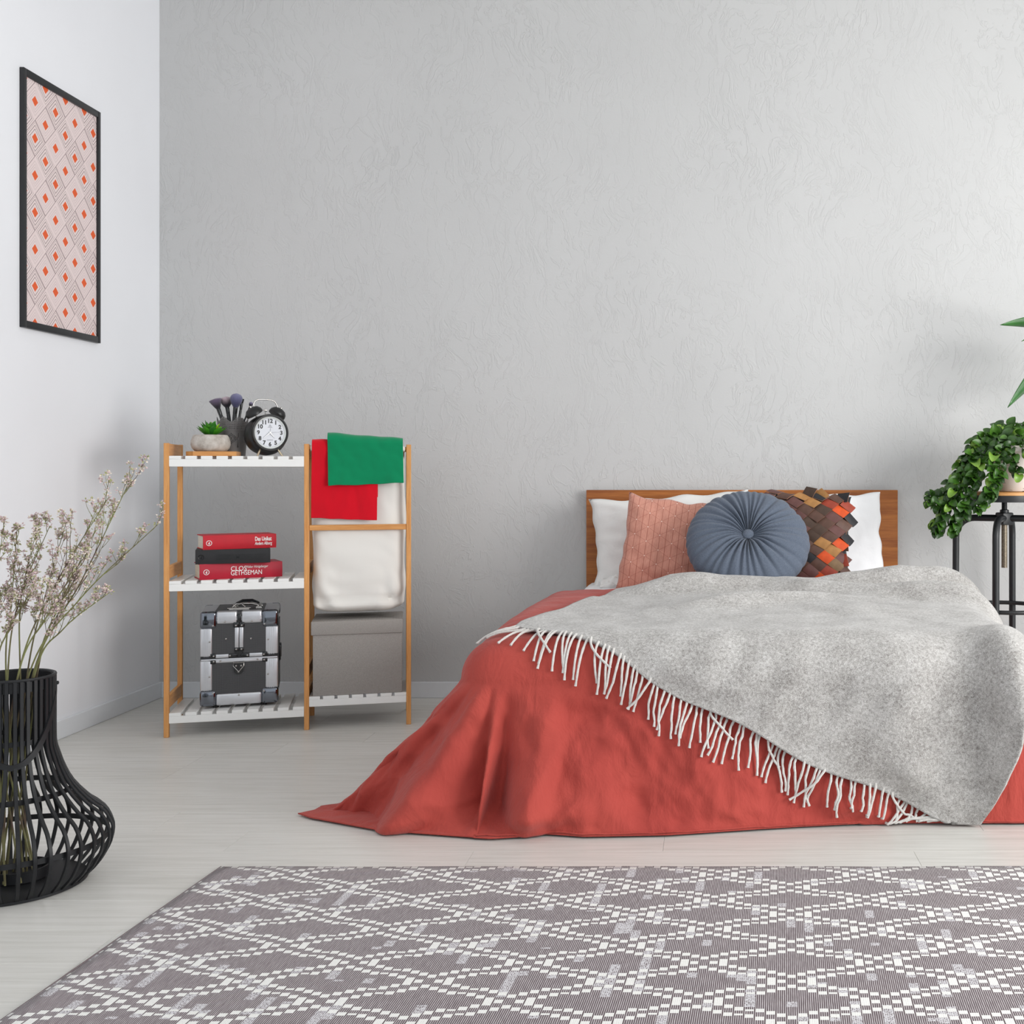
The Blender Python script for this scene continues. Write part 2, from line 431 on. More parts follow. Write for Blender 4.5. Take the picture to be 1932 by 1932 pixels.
# grey fabric storage box
t = NT('grey_woven_fabric', srgb(150, 146, 141), 0.9, 0, 0.15)
v = t.mapping(); w1 = t.n('ShaderNodeTexWave'); t.link(t.mapping(rot=(0, rad(45), 0)), w1.inputs[0]); w1.inputs['Scale'].default_value = 75; w1.inputs['Distortion'].default_value = 1.2
f = t.math('ADD', t.math('MULTIPLY', t.noise(v, 420, 2), .6), t.math('MULTIPLY', w1.outputs[1], .4))
t.color(t.ramp(f, [(0.3, srgb(136, 132, 128)), (0.75, srgb(176, 171, 166))])).bump(f, 0.12, 0.001)
box = thing('storage_box', 'grey woven fabric storage box with lid under the laundry bag', 'box', (SX0, SY0, .1415), SPSI)
bx0, bx1 = rack_lx(590, -.004), rack_lx(759, -.004)
put('box_body', (MB().box(bx0, bx1, -.004, .285, 0, .30, .003), t.m), box)
put('lid', (MB().box(bx0 - .007, bx1 + .003, -.010, .292, .262, .321, .004), t.m), box)

# small things on the top shelf ------------------------------------------------
ZT = 1.173
tray = thing('wooden_tray', 'small bamboo tray under the succulent pot on the top shelf', 'tray', rack_w(0, 0, ZT), SPSI)
tx0, tx1 = rack_lx(347, .0), rack_lx(446, .0)
out = [(tx0, .045), (tx0 + .035, .0), (tx1, .0), (tx1, .15), (tx0 + .03, .15), (tx0, .115)]
mb = MB(); a = [mb.bm.verts.new((x, y, 0)) for x, y in out]; b = [mb.bm.verts.new((x, y, .0195)) for x, y in out]
mb.bm.faces.new(a[::-1]); mb.bm.faces.new(b)
for i in range(6): mb.bm.faces.new((a[i], a[(i + 1) % 6], b[(i + 1) % 6], b[i]))
put('tray_board', (mb, bamboo_x, False), tray)
put('tray_rim', (MB().box(tx0 + .04, tx1 - .004, .146, .150, .0195, .022), bamboo_x), tray)

pc = rack_w(rack_lx(397.5, .078), .078, ZT + .0195)
pot = thing('succulent_pot', 'squat grey stone pot with a green succulent on the bamboo tray', 'potted plant', pc, SPSI)
t = NT('stone_pot', srgb(186, 178, 170), 0.85, 0, 0.2)
f = t.noise(t.mapping(), 28, 6, .65)
t.color(t.ramp(f, [(0.3, srgb(160, 150, 141)), (0.55, srgb(194, 187, 179)), (0.75, srgb(214, 209, 204))])).bump(f, .3, .003)
prof = [(.052, 0), (.064, .003), (.074, .014), (.079, .03), (.078, .045), (.073, .06), (.068, .069), (.066, .071), (.062, .069), (.058, .06)]
put('pot_body', (MB().lathe(prof, 48), t.m), pot)
put('soil', (MB().lathe([(.060, .058), (.03, .063), (.004, .064)], 24), plain('soil', srgb(70, 55, 42), .95, var=.4, vs=120)), pot)
leaf_ms = []
for i, (a_, b_) in enumerate(((srgb(38, 104, 18), srgb(72, 150, 30)), (srgb(24, 82, 24), srgb(52, 126, 34)), (srgb(92, 156, 22), srgb(156, 196, 44)))):
    t = NT('succulent_green', b_, .4, 0, .5); t.b.inputs['Subsurface Weight'].default_value = 0
    t.color(t.ramp(t.noise(t.mapping(), 20, 3), [(.3, a_), (.7, b_)])); leaf_ms.append(t.m)
def succ_leaf(L, W, T, mat):
    n, m = 9, 5; P0 = []
    mb = MB(); rings = []
    for i in range(n):
        tt = i / (n - 1); w = W * (math.sin(PI * min(1, tt * .62 + .16)) ** 1.0) * (1 - tt ** 4) ; w = max(w, .0004)
        zc = L * .30 * tt ** 2; th_ = T * (1 - tt * .8)
        rings.append([mb.bm.verts.new((w * math.cos(a) * .5, L * tt, zc + (w * .25 * abs(math.cos(a))) + th_ * math.sin(a) * .5)) for a in np.linspace(0, 2 * PI, 8, endpoint=False)])
    for A_, B_ in zip(rings, rings[1:]):
        for k in range(8): mb.bm.faces.new((A_[k], A_[(k + 1) % 8], B_[(k + 1) % 8], B_[k]))
    mb.bm.faces.new(rings[0][::-1]); mb.bm.faces.new(rings[-1])
    return mb.mesh('leaf', mat, True, 60)
lm = [succ_leaf(.062, .034, .006, m_) for m_ in leaf_ms]
random.seed(8)
for lay, (cnt, tilt, sc) in enumerate(((9, 18, 1.1), (8, 36, 1.05), (6, 55, .95), (4, 74, .8))):
    for k in range(cnt):
        a = 2 * PI * k / cnt + lay * .5 + random.uniform(-.12, .12)
        o = put('leaf', lm[random.choice([0, 0, 1, 1, 2]) if lay < 3 else 2], pot, (0, 0, .064 + lay * .004))
        o.rotation_euler = Euler((rad(tilt + random.uniform(-6, 6)), 0, a), 'XYZ'); s = sc * random.uniform(.9, 1.1); o.scale = (s, s, s)

# pierced metal holder with brushes
hc = rack_w(rack_lx(439, .175), .175, ZT)
holder = thing('pierced_pot', 'dark grey pierced metal pot with lace rim holding brushes', 'pot', hc, SPSI)
hm = plain('grey_enamel', srgb(118, 115, 114), .5, .2, var=.05)
R0, R1, HH = .052, .0645, .172
def hwall(z): return R0 + (R1 - R0) * z / HH
# perforated wall: a grid of cells, those in the lace pattern left open
NA, NZ = 120, 70; mb = MB(); vmap = {}
def hv(i, j):
    key = (i % NA, j)
    if key not in vmap:
        a = 2 * PI * i / NA; z = HH * j / NZ; r = hwall(z); vmap[key] = mb.bm.verts.new((r * math.cos(a), r * math.sin(a), z))
    return vmap[key]
for i in range(NA):
    ph = (i % 20) / 20.0; top = NZ - int(9 * (0.5 - 0.5 * math.cos(2 * PI * ph)) ** .8)
    for j in range(NZ):
        if j >= top: continue
        z = j / NZ; hole = False
        ii, jj = i % 20, j
        if z > .64: hole = (ii % 2 == 0 and jj % 3 == 1) or (ii % 2 == 1 and jj % 3 == 2 and z > .7 and False)
        elif .30 < z < .60:
            dx_, dz_ = abs(ii - 10), abs(jj - 31)
            d_ = dx_ + dz_ * .9
            hole = (ii + jj) % 2 == 0 and ii % 2 == 0 and (4 < d_ < 9 or d_ < 2.2 or dx_ > 9)
        elif .2 < z <= .30: hole = ii in (0, 19) and (jj % 2 == 0)
        if not hole: mb.bm.faces.new((hv(i, j), hv(i + 1, j), hv(i + 1, j + 1), hv(i, j + 1)))
o = put('pot_wall', (mb, hm, True, 60), holder); md = o.modifiers.new('thick', 'SOLIDIFY'); md.thickness = .0015
put('pot_base', (MB().lathe([(R0 - .001, 0), (R0 - .001, .003)], 40), hm), holder)
put('rim_band', (MB().lathe([(hwall(.112) + .0002, .110), (hwall(.112) + .0014, .111), (hwall(.112) + .0014, .114), (hwall(.112) + .0002, .115)], 60, cap0=False, cap1=False), hm), holder)
handle_m = plain('brush_handle_black', srgb(14, 14, 16), .18, 0, .6, var=0)
def brist(name, c0, c1, zlo, zhi):
    t = NT(name, c0, .95, 0, .1, .4); X_, Y_, Z_ = t.sep(t.coord())
    mr = t.n('ShaderNodeMapRange'); t.link(Z_, mr.inputs[0]); mr.inputs[1].default_value = zlo; mr.inputs[2].default_value = zhi
    nz = t.noise(t.mapping(scale=(1, 1, .15)), 900, 2)
    f = t.math('ADD', mr.outputs[0], t.math('MULTIPLY', t.math('SUBTRACT', nz, .5), .5))
    t.color(t.ramp(f, [(0.2, c0), (.95, c1)])).bump(nz, .6, .002); return t.m
def brush(label, px_top, py_top, ly_top, base_off, L, hr, hw, hl, shape, cols):
    """handle stands in the holder; head at the top"""
    top = rack_w(rack_lx(px_top, ly_top), ly_top, 0); top.z = CAMZ - (py_top - CY) / F_PX * top.y
    base = hc + Vector((base_off[0], base_off[1], .004))
    ax = (top - base); Lt = ax.length; q = ax.to_track_quat('Z', 'Y')
    r = thing('makeup_brush', label, 'brush', base, 0, 'makeup brushes in the pierced pot'); r.rotation_euler = q.to_euler()
    z1 = Lt - hl
    put('handle', (MB().lathe([(hr * .6, 0), (hr * .8, .02), (hr, z1 - .035), (hr * .9, z1 - .03)], 16), handle_m), r)
    put('ferrule', (MB().lathe([(hr * .98, z1 - .03), (hr * 1.02, z1 - .028), (hr * 1.08, z1 - .004), (hr * 1.05, z1)], 16), handle_m), r)
    pr = []
    for k in range(15):
        s = k / 14
        if shape == 'round': rad_ = hr + (hw - hr) * math.sin(min(1, s / .62) * PI / 2) if s < .62 else hw * math.sqrt(max(0, 1 - ((s - .62) / .38) ** 2))
        else: rad_ = (hr + (hw - hr) * (s / .86) ** .9) if s < .86 else hw * math.sqrt(max(0, 1 - ((s - .86) / .14) ** 2))
        pr.append((max(rad_, .0006), z1 - .003 + (hl + .003) * s))
    put('bristles', (MB().lathe(pr, 24), brist('bristles', cols[0], cols[1], z1, z1 + hl)), r)
    return r
DK, LV, PK = srgb(44, 38, 48), srgb(118, 118, 150), srgb(196, 176, 184)
brush('slanted flat makeup brush with dark bristles leaning out beside the succulent', 405, 752, .16, (.012, 0), .2, .008, .0265, .044, 'flat', (DK, srgb(112, 98, 122)))
brush('makeup brush with pinkish tip standing between two other brushes', 425.5, 748, .19, (.004, .012), .2, .008, .0235, .046, 'round', (DK, PK))
brush('large round lavender makeup brush standing highest in the pot', 447, 742, .165, (-.004, -.01), .2, .009, .0255, .06, 'round', (srgb(74, 72, 104), LV))
brush('thin dark makeup brush half hidden behind the alarm clock bell', 475, 758.5, .185, (-.012, .006), .2, .0035, .0085, .018, 'round', (DK, srgb(140, 132, 160)))
brush('black makeup brush handle hidden just behind the large lavender brush', 457.5, 752, .2, (-.006, .02), .2, .0055, .008, .02, 'flat', (handle_m and srgb(18, 18, 20), srgb(30, 30, 34)))

# alarm clock
ccen = rack_w(rack_lx(509.7, .05), .05, 0)
CZ = .102; clock = thing('alarm_clock', 'black twin bell alarm clock standing on the top shelf', 'clock', (ccen.x, ccen.y, ZT), rad(44))
clk_m = plain('clock_black', srgb(20, 20, 21), .38, 0, .5, var=0)
CR = .0775
RX = Matrix.Translation((0, 0, CZ)) @ Matrix.Rotation(PI / 2, 4, 'X')   # lathe axis -> -Y
def clock_lathe(prof, n=56, **k): return MB().lathe([(r, -y) for r, y in prof], n, M=RX, **k)
put('clock_body', (MB().lathe([(.02, -.112), (.055, -.108), (.073, -.095), (.083, -.075), (.0875, -.050), (.0865, -.032), (.082, -.018), (.076, -.010), (.066, -.006)], 64, M=Matrix.Translation((0, 0, -.0105)) @ RX, cap1=False), clk_m), clock)
put('bezel', (clock_lathe([(.074, .012), (CR + .002, .006), (CR + .0025, -.002), (CR, -.008), (CR - .006, -.009), (CR - .0085, -.004), (CR - .0085, .004)], cap0=False, cap1=False), clk_m), clock)
dial = put('dial', (clock_lathe([(CR - .008, .004), (CR - .008, .002)]), plain('dial_white', srgb(214, 217, 224), .5, var=0)), clock)
put('dial_ring', (clock_lathe([(CR - .0085, -.003), (CR - .015, .0015)], cap0=False, cap1=False), plain('ring_white', srgb(212, 216, 214), .35, var=0)), clock)
for k in range(1, 13):
    a = rad(90 - 30 * k); rr = .050
    me = text_mesh(str(k), .0240, black_ink, 'CENTER', offset=.0009)
    put('numeral', me, clock, (math.cos(a) * rr, .0014, CZ + math.sin(a) * rr - .0078))
mb = MB()
for k in range(60):
    a = 2 * PI * k / 60; L_ = .0022 if k % 5 else .0034; w_ = .0005 if k % 5 else .0009
    M = Matrix.Translation((math.cos(a) * .0605, .0014, CZ + math.sin(a) * .0605)) @ Matrix.Rotation(-a, 4, 'Y')
    mb.box(-L_ / 2, L_ / 2, -.0003, .0003, -w_ / 2, w_ / 2, M=M)
put('minute_marks', (mb, black_ink, False), clock)
grey_ink = plain('grey_ink', srgb(150, 150, 156), .6, var=0)
put('dial_lettering', text_mesh('QUARTZ', .0065, grey_ink, 'CENTER'), clock, (0, .0014, CZ - .034))
mb = MB(); 
for sx in (-1, 1): mb.tube([(0, .0012, CZ + .033), (sx * .007, .0012, CZ + .025)], .0005, 4)
mb.tube([(-.010, .0012, CZ + .0225), (.010, .0012, CZ + .0225)], .0006, 4).tube([(-.003, .0012, CZ + .0265), (.003, .0012, CZ + .0265)], .0008, 4).tube([(0, .0012, CZ + .036), (0, .0012, CZ + .033)], .0005, 4)
put('dial_emblem', (mb, grey_ink), clock)
def hand(name, deg, L_, w_, mat, y):
    a = rad(90 - deg); M = Matrix.Translation((0, y, CZ)) @ Matrix.Rotation(-a, 4, 'Y')
    put(name, (MB().verts_faces([M @ Vector(p) for p in ((-.008, 0, 0), (.006, 0, w_ / 2), (L_, 0, .0003), (L_, 0, -.0003), (.006, 0, -w_ / 2), (-.008, -.0006, 0), (.006, -.0006, w_ / 2), (L_, -.0006, .0003), (L_, -.0006, -.0003), (.006, -.0006, -w_ / 2))],
        [(0, 1, 2, 3, 4), (5, 9, 8, 7, 6), (0, 5, 6, 1), (1, 6, 7, 2), (2, 7, 8, 3), (3, 8, 9, 4), (4, 9, 5, 0)]), mat, False), clock)
white_m = plain('hand_white', srgb(246, 247, 248), .4, var=0)
hand('hour_hand_shade', 140, .031, .0070, grey_ink, -.0004); hand('minute_hand_shade', 232, .0412, .0060, grey_ink, -.0010)  # slightly larger grey backings, painted shade outlining the white hands
hand('hour_hand', 140, .030, .0052, white_m, -.0008); hand('minute_hand', 232, .040, .0044, white_m, -.0016)
hand('second_hand', 86, .046, .0012, grey_ink, -.0022); hand('alarm_hand', 6, .020, .0012, grey_ink, -.0004)
put('hand_hub', (clock_lathe([(.0042, .0012), (.0042, -.003), (.002, -.0035)]), white_m), clock)
def bell(sx):
    M = Matrix.Translation((sx * .050, .045, CZ + .083)) @ Matrix.Rotation(sx * rad(34), 4, 'Y')
    b_ = put('bell', (MB().lathe([(.036, -.006), (.037, -.002), (.0345, .010), (.026, .021), (.012, .027), (.002, .028)], 36, M=M), clk_m), clock)
    put('bell_nut', (MB().lathe([(.0052, .026), (.0052, .034), (.003, .036)], 12, M=M), chrome), b_)
    put('bell_post', (MB().lathe([(.004, -.024), (.004, -.004)], 10, M=M), chrome), b_)
bell(-1); bell(1)
hp = [(-.052, .045, CZ + .108), (-.054, .045, CZ + .122), (-.047, .045, CZ + .136), (-.033, .045, CZ + .1435), (0, .045, CZ + .145), (.026, .045, CZ + .143), (.040, .045, CZ + .136), (.048, .045, CZ + .122), (.054, .045, CZ + .108)]
put('carrying_handle', (MB().tube(hp, .0026, 10), chrome), clock)
put('hammer', (MB().tube([(-.002, .045, CZ + .07), (-.002, .045, CZ + .098)], .0018, 8).tube([(-.008, .045, CZ + .098), (.005, .045, CZ + .098)], .0042, 10), chrome), clock)
for sx in (-1, 1):
    put('foot', (MB().tube([(sx * .036, .012, CZ - .066), (sx * .047, .006, CZ - .088), (sx * .053, .002, .004), (sx * .0545, .001, .0)], [.0032, .0046, .0036, .0044], 12), plain('foot_brass', srgb(206, 190, 164), .25, .9, var=0)), clock)

# ------------------------------------------------------------------ books on the middle shelf
ZM = .651
red_a = plain('red_cloth_cover', srgb(188, 26, 42), .55, 0, .35, var=.05); red_b = plain('crimson_cover', srgb(172, 16, 44), .45, 0, .4, var=.06)
blk_c = plain('black_cover', srgb(38, 38, 40), .55, 0, .35, var=.06)
t = NT('page_block', srgb(226, 220, 205), .8, 0, .2); Zs = t.sep(t.coord())[2]
wv = t.n('ShaderNodeTexNoise'); t.link(t.mapping(scale=(1, 1, 600)), wv.inputs[0]); wv.inputs['Scale'].default_value = 3
t.color(t.ramp(wv.outputs[0], [(.3, srgb(206, 199, 182)), (.7, srgb(232, 227, 214))])); page_m = t.m
def book(label, px0, px1, ly, psi, z0, hgt, depth, cover, draw):
    o3 = rack_w(rack_lx(px0, ly), ly, z0)
    k = (px1 - CX) / F_PX; L = (k * o3.y - o3.x) / (math.cos(psi) - k * math.sin(psi))
    b = thing('book', label, 'book', o3, psi, 'books on the middle shelf')
    tk = .0035; mb = MB()
    nz = 9; ring = [(-.004 * math.sin(PI * i / (nz - 1)), hgt * i / (nz - 1)) for i in range(nz)] + [(tk, hgt), (tk, 0)]
    va = [mb.bm.verts.new((0, y, z)) for y, z in ring]; vb = [mb.bm.verts.new((L, y, z)) for y, z in ring]; N = len(ring)
    for i in range(N): mb.bm.faces.new((va[i], va[(i + 1) % N], vb[(i + 1) % N], vb[i]))
    mb.bm.faces.new(va[::-1]); mb.bm.faces.new(vb)
    mb.box(0, L, tk, depth, 0, tk, .0008, 1).box(0, L, tk, depth, hgt - tk, hgt, .0008, 1)
    put('cover', (mb, cover, True, 35), b)
    put('page_block', (MB().box(.004, L - .004, tk, depth - .004, tk, hgt - tk), page_m, False), b)
    draw(b, L, hgt)
    return L
def emblem(b, x, z, r, mat):
    mb = MB(); mb.tube([(x + r * math.cos(a), -.0046, z + r * math.sin(a)) for a in np.linspace(0, 2 * PI, 24, endpoint=False)], r * .13, 5, closed=True)
    mb.tube([(x - r * .15, -.0046, z - r * .5), (x - r * .05, -.0046, z + r * .1), (x + r * .3, -.0046, z + r * .5), (x + r * .25, -.0046, z + r * .05), (x - r * .3, -.0046, z - r * .1)], r * .14, 5)
    mb.tube([(x - r * .15, -.0046, z - r * .5), (x + r * .4, -.0046, z - r * .35)], r * .12, 5)
    put('spine_emblem', (mb, mat), b)
def draw_top(b, L, H_):
    emblem(b, L * .078, H_ * .46, .0105, white_ink)
    put('spine_lettering', text_mesh('Das Unikat', .0245, white_ink, 'LEFT', sx=.62, offset=.0006), b, (L * .70, -.0042, H_ * .54))
    put('spine_lettering', text_mesh('Anders Alborg', .0195, white_ink, 'LEFT', sx=.60, offset=.0003, shear=.12), b, (L * .70, -.0042, H_ * .24))
dark_ink = plain('gloss_black_ink', srgb(10, 10, 11), .3, var=0)
def draw_mid(b, L, H_):
    emblem(b, L * .075, H_ * .47, .0105, dark_ink)
    put('spine_lettering', text_mesh('AMERIKATZ', .026, dark_ink, 'LEFT', sx=.98, offset=.0009), b, (L * .47, -.0042, H_ * .34))
    put('spine_lettering', text_mesh('WILHELM', .0135, dark_ink, 'LEFT', sx=.95, offset=.0005), b, (L * .28, -.0042, H_ * .50))
    put('spine_lettering', text_mesh('BARTSCH', .0135, dark_ink, 'LEFT', sx=.95, offset=.0005), b, (L * .28, -.0042, H_ * .30))
def draw_low(b, L, H_):
    emblem(b, L * .078, H_ * .48, .0105, white_ink)
    put('spine_lettering', text_mesh('CLOS', .0285, white_ink, 'LEFT', sx=.92), b, (L * .365, -.0044, H_ * .50))
    put('spine_lettering', text_mesh('GETHSEMAN', .0285, white_ink, 'LEFT', sx=.78), b, (L * .365, -.0044, H_ * .22))
    put('spine_lettering', text_mesh('Walter H\u00f6nigsberger', .0145, white_ink, 'LEFT', sx=.72, shear=.3), b, (L * .545, -.0044, H_ * .66))
book('thick crimson hardcover book at the bottom of the stack on the shelf', 376.5, 532.5, .010, rad(32), ZM, .0660, .155, red_b, draw_low)
book('black hardcover book in the middle of the stack of three', 368.5, 510, .012, rad(22), ZM + .0660, .0600, .15, blk_c, draw_mid)
book('red hardcover book on top of the stack on the shelf', 383, 521, .020, rad(33), ZM + .1260, .0600, .15, red_a, draw_top)

# ------------------------------------------------------------------ aluminium case on the bottom shelf
ZB = .101
CPSI = rad(19)
co = rack_w(rack_lx(377, .03), .03, ZB + .012)
k_ = (525 - CX) / F_PX; CW = (k_ * co.y - co.x) / (math.cos(CPSI) - k_ * math.sin(CPSI))
case = thing('beauty_case', 'silver and black aluminium beauty case on the bottom shelf', 'case', co, CPSI)
CD, CH = .275, .402
t = NT('case_panel', srgb(58, 58, 60), .45, 0, .4)
ck = t.n('ShaderNodeTexChecker'); t.link(t.mapping(rot=(0, rad(45), 0)), ck.inputs[0]); ck.inputs['Scale'].default_value = 330
ck.inputs[1].default_value = srgb(44, 44, 46); ck.inputs[2].default_value = srgb(84, 84, 86); t.color(ck.outputs[0]); panel_m = t.m
dark_chrome = plain('dark_chrome', srgb(120, 124, 132), .08, 1.0, var=0)
black_plate = plain('black_plate', srgb(16, 17, 20), .2, 0, .6, var=0)
U = lambda x: (x - 135) / 1195 * CW          # drawing units -> local x
V = lambda y: CH - (y - 340) / 1445 * CH     # drawing units -> local z
put('core', (MB().box(.006, CW - .006, .006, CD - .006, .004, CH - .004, .012, 3), panel_m), case)
def case_panel(name, x0, x1, y0, y1): put(name, (MB().box(U(x0), U(x1), .0035, .01, V(y1), V(y0)), panel_m, False), case)
case_panel('front_panel', 318, 662, 545, 1003); case_panel('front_panel', 788, 1132, 545, 1003); case_panel('front_panel', 318, 1132, 1128, 1602)
def strip(name, x0, x1, y0, y1, mat=alu, yo=.0, bev=.003, d=.012): put(name, (MB().box(U(x0), U(x1), yo, yo + d, V(y1), V(y0), bev), mat), case)
# ribbed upright edge profiles
def upright(x0, x1, y0, y1, out):
    mb = MB().box(U(x0), U(x1), 0, .03, V(y1), V(y0), .006, 3)
    for q in (.35, .5, .65): 
        xc = U(x0) + (U(x1) - U(x0)) * q; mb.box(xc - .0012, xc + .0012, -.0008, .002, V(y1), V(y0))
    put('edge_profile', (mb, alu), case)
upright(138, 320, 598, 1030, -1); upright(138, 320, 1090, 1550, -1); upright(1130, 1328, 598, 1030, 1); upright(1130, 1328, 1090, 1550, 1)
for x0, x1 in ((380, 702), (758, 1082)):
    mb = MB().box(U(x0), U(x1), 0, .035, V(545), V(343), .010, 3)
    for q in (.2, .32, .44): zc = V(343) + (V(545) - V(343)) * (.28 + q * .9); mb.box(U(x0), U(x1), -.0008, .002, zc - .001, zc + .001)
    put('edge_profile', (mb, alu), case)
put('edge_profile', (MB().box(U(372), U(1075), 0, .035, V(1785), V(1600), .010, 3), alu), case)
strip('middle_strip', 660, 722, 596, 912); strip('middle_strip', 730, 792, 596, 912)
strip('seam_strip', 370, 572, 1000, 1058); strip('seam_strip', 880, 1092, 1000, 1058); strip('seam_strip', 150, 1318, 1066, 1092, bev=.001); strip('seam_strip', 370, 1092, 1080, 1130)
strip('seam_gap', 140, 1326, 1040, 1066, black_plate, .004, .001)
def corner(x0, x1, y0, y1):
    put('corner_cap', (MB().box(U(x0), U(x1), -.002, .045, V(y1), V(y0), .012, 4), dark_chrome), case)
corner(134, 386, 345, 604); corner(1078, 1332, 345, 604); corner(130, 380, 1545, 1787); corner(1068, 1334, 1545, 1787)
for x0, x1, y0, y1 in ((640, 722, 518, 600), (732, 812, 518, 600), (655, 720, 905, 965), (738, 800, 905, 965), (565, 700, 995, 1055), (755, 885, 995, 1055), (290, 375, 985, 1050), (1080, 1165, 985, 1050), (290, 375, 1082, 1145), (1080, 1165, 1082, 1145)):
    strip('bracket', x0, x1, y0, y1, black_plate, -.002, .003, .01)
strip('bracket', 700, 755, 390, 530, black_plate, -.001, .003, .012)
put('bracket', (MB().verts_faces([(U(665), -.003, V(960)), (U(795), -.003, V(960)), (U(727), -.003, V(1062)), (U(665), .004, V(960)), (U(795), .004, V(960)), (U(727), .004, V(1062))], [(0, 1, 2), (5, 4, 3), (0, 3, 4, 1), (1, 4, 5, 2), (2, 5, 3, 0)]), black_plate, False), case)
scr = MB().lathe([(.0040, 0), (.0036, .0016), (.0014, .0022), (.0012, .0012)], 12, M=Matrix.Rotation(PI / 2, 4, 'X')).mesh('rivet', chrome)
for x, y in ((333, 560), (1118, 560), (680, 568), (768, 568), (513, 503), (921, 507), (530, 766), (909, 776), (282, 800), (1170, 800), (685, 932), (764, 932), (343, 1023), (590, 1025), (855, 1030), (1107, 1027), (343, 1105), (440, 1100), (1010, 1100), (1112, 1110), (278, 1333), (1170, 1333), (333, 1590), (1108, 1592), (723, 1632)):
    put('rivet', scr, case, (U(x), -.0022, V(y)))
lat = put('latch', (MB().prism([(U(655), V(1130)), (U(790), V(1130)), (U(790), V(1270)), (U(765), V(1305)), (U(720), V(1315)), (U(680), V(1305)), (U(655), V(1270))], -.004, .004), black_plate, False), case)
put('latch_ring', (MB().tube([(U(640), -.006, V(1135)), (U(800), -.006, V(1135)), (U(805), -.007, V(1180)), (U(722), -.008, V(1275)), (U(637), -.007, V(1180))], .002, 6, closed=True), chrome), lat)
for x, y in ((683, 1185), (760, 1185), (720, 1275)): put('rivet', scr, lat, (U(x), -.004, V(y)))
# top of the case: side edge profiles, dark lid, folded chrome handles
put('top_edge', (MB().box(.0, CW * .20, .02, CD, CH - .03, CH, .010, 3), alu), case); put('top_edge', (MB().box(CW * .80, CW, .02, CD, CH - .03, CH, .010, 3), alu), case)
put('lid_panel', (MB().box(CW * .19, CW * .81, .02, CD - .002, CH - .02, CH - .0005), panel_m, False), case)
put('side_panel', (MB().box(CW - .004, CW + .001, .05, CD - .03, .05, CH - .06), panel_m, False), case)
for sx in (0, CW): put('corner_cap', (MB().box(sx - .002 if sx == 0 else sx - .04, .04 if sx == 0 else sx + .002, CD - .04, CD + .002, CH - .05, CH + .001, .012, 3), dark_chrome), case)
hx0, hx1 = CW * .42, CW * .74
for yy_, dz in ((.06, .0), (.15, .004)):
    hd = put('handle', (MB().tube([(hx0, yy_, CH + .004), (hx0 + .004, yy_, CH + .016), (hx0 + .03, yy_ + .004, CH + .022 + dz), (hx1 - .03, yy_ + .004, CH + .022 + dz), (hx1 - .004, yy_, CH + .016), (hx1, yy_, CH + .004)], [.003, .004, .0065, .0065, .004, .003], 10), black_plate if dz else chrome), case)
    for x in (hx0, hx1):
        put('handle_mount', (MB().box(x - .012, x + .012, yy_ - .014, yy_ + .014, CH - .001, CH + .006, .002).tube([(x - .01, yy_, CH + .008), (x + .01, yy_, CH + .008)], .005, 10), chrome), hd)
put('hasp', (MB().box(CW * .36, CW * .62, .022, .05, CH - .001, CH + .005, .002).tube([(CW * .34, .03, CH + .006), (CW * .64, .03, CH + .006)], .004, 8).tube([(CW * .40, .04, CH + .01), (CW * .45, .05, CH + .024), (CW * .52, .05, CH + .024), (CW * .57, .04, CH + .01)], .003, 8), chrome), case)
for y in (.10, .20): put('side_catch', (MB().box(CW, CW + .008, y - .012, y + .012, V(1180), V(960), .002), black_plate), case)
put('side_catch', (MB().box(-.006, .002, .10, .13, V(1180), V(960), .002), black_plate), case)
for x, y in ((.06, .04), (CW - .06, .04), (.06, CD - .04), (CW - .06, CD - .04)):
    put('rubber_foot', (MB().lathe([(.012, -.012), (.014, .0), (.014, .006)], 14), black_plate), case, (x, y, 0))

# ------------------------------------------------------------------ bed
HX0, HX1 = (1107 - CX) / F_PX * 5.57, (1692.5 - CX) / F_PX * 5.57
HZ = CAMZ - (924.5 - CY) / F_PX * 5.56
bed = thing('bed', 'low wooden bed with a plain brown headboard against the grey wall', 'bed', ((HX0 + HX1) / 2, 5.56, 0))
hw = (HX1 - HX0) / 2
put('headboard_panel', (MB().box(-hw, hw, -.012, .012, .12, HZ, .002, 1), head_wood), bed)
for s_ in (-1, 1): put('headboard_leg', (MB().box(s_ * (hw - .12) - .03, s_ * (hw - .12) + .03, -.010, .010, 0, .12, .002, 1), head_wood_z), bed)
put('side_frame', (MB().box(-hw + .02, -hw + .045, -1.78, -.012, .16, .30, .002, 1), head_wood), bed)
put('side_frame', (MB().box(hw - .045, hw - .02, -1.78, -.012, .16, .30, .002, 1), head_wood), bed)
put('foot_frame', (MB().box(-hw + .02, hw - .02, -1.805, -1.78, .16, .30, .002, 1), head_wood), bed)
for sx in (-1, 1):
    for y in (-1.78, -.06): put('leg', (MB().box(sx * (hw - .06) - .025, sx * (hw - .06) + .025, y - .025 + .03, y + .025 + .03, 0, .16, .002, 1), head_wood), bed)
put('bed_base', (MB().box(-hw + .05, hw - .05, -1.77, -.02, .26, .30), white_paint), bed)
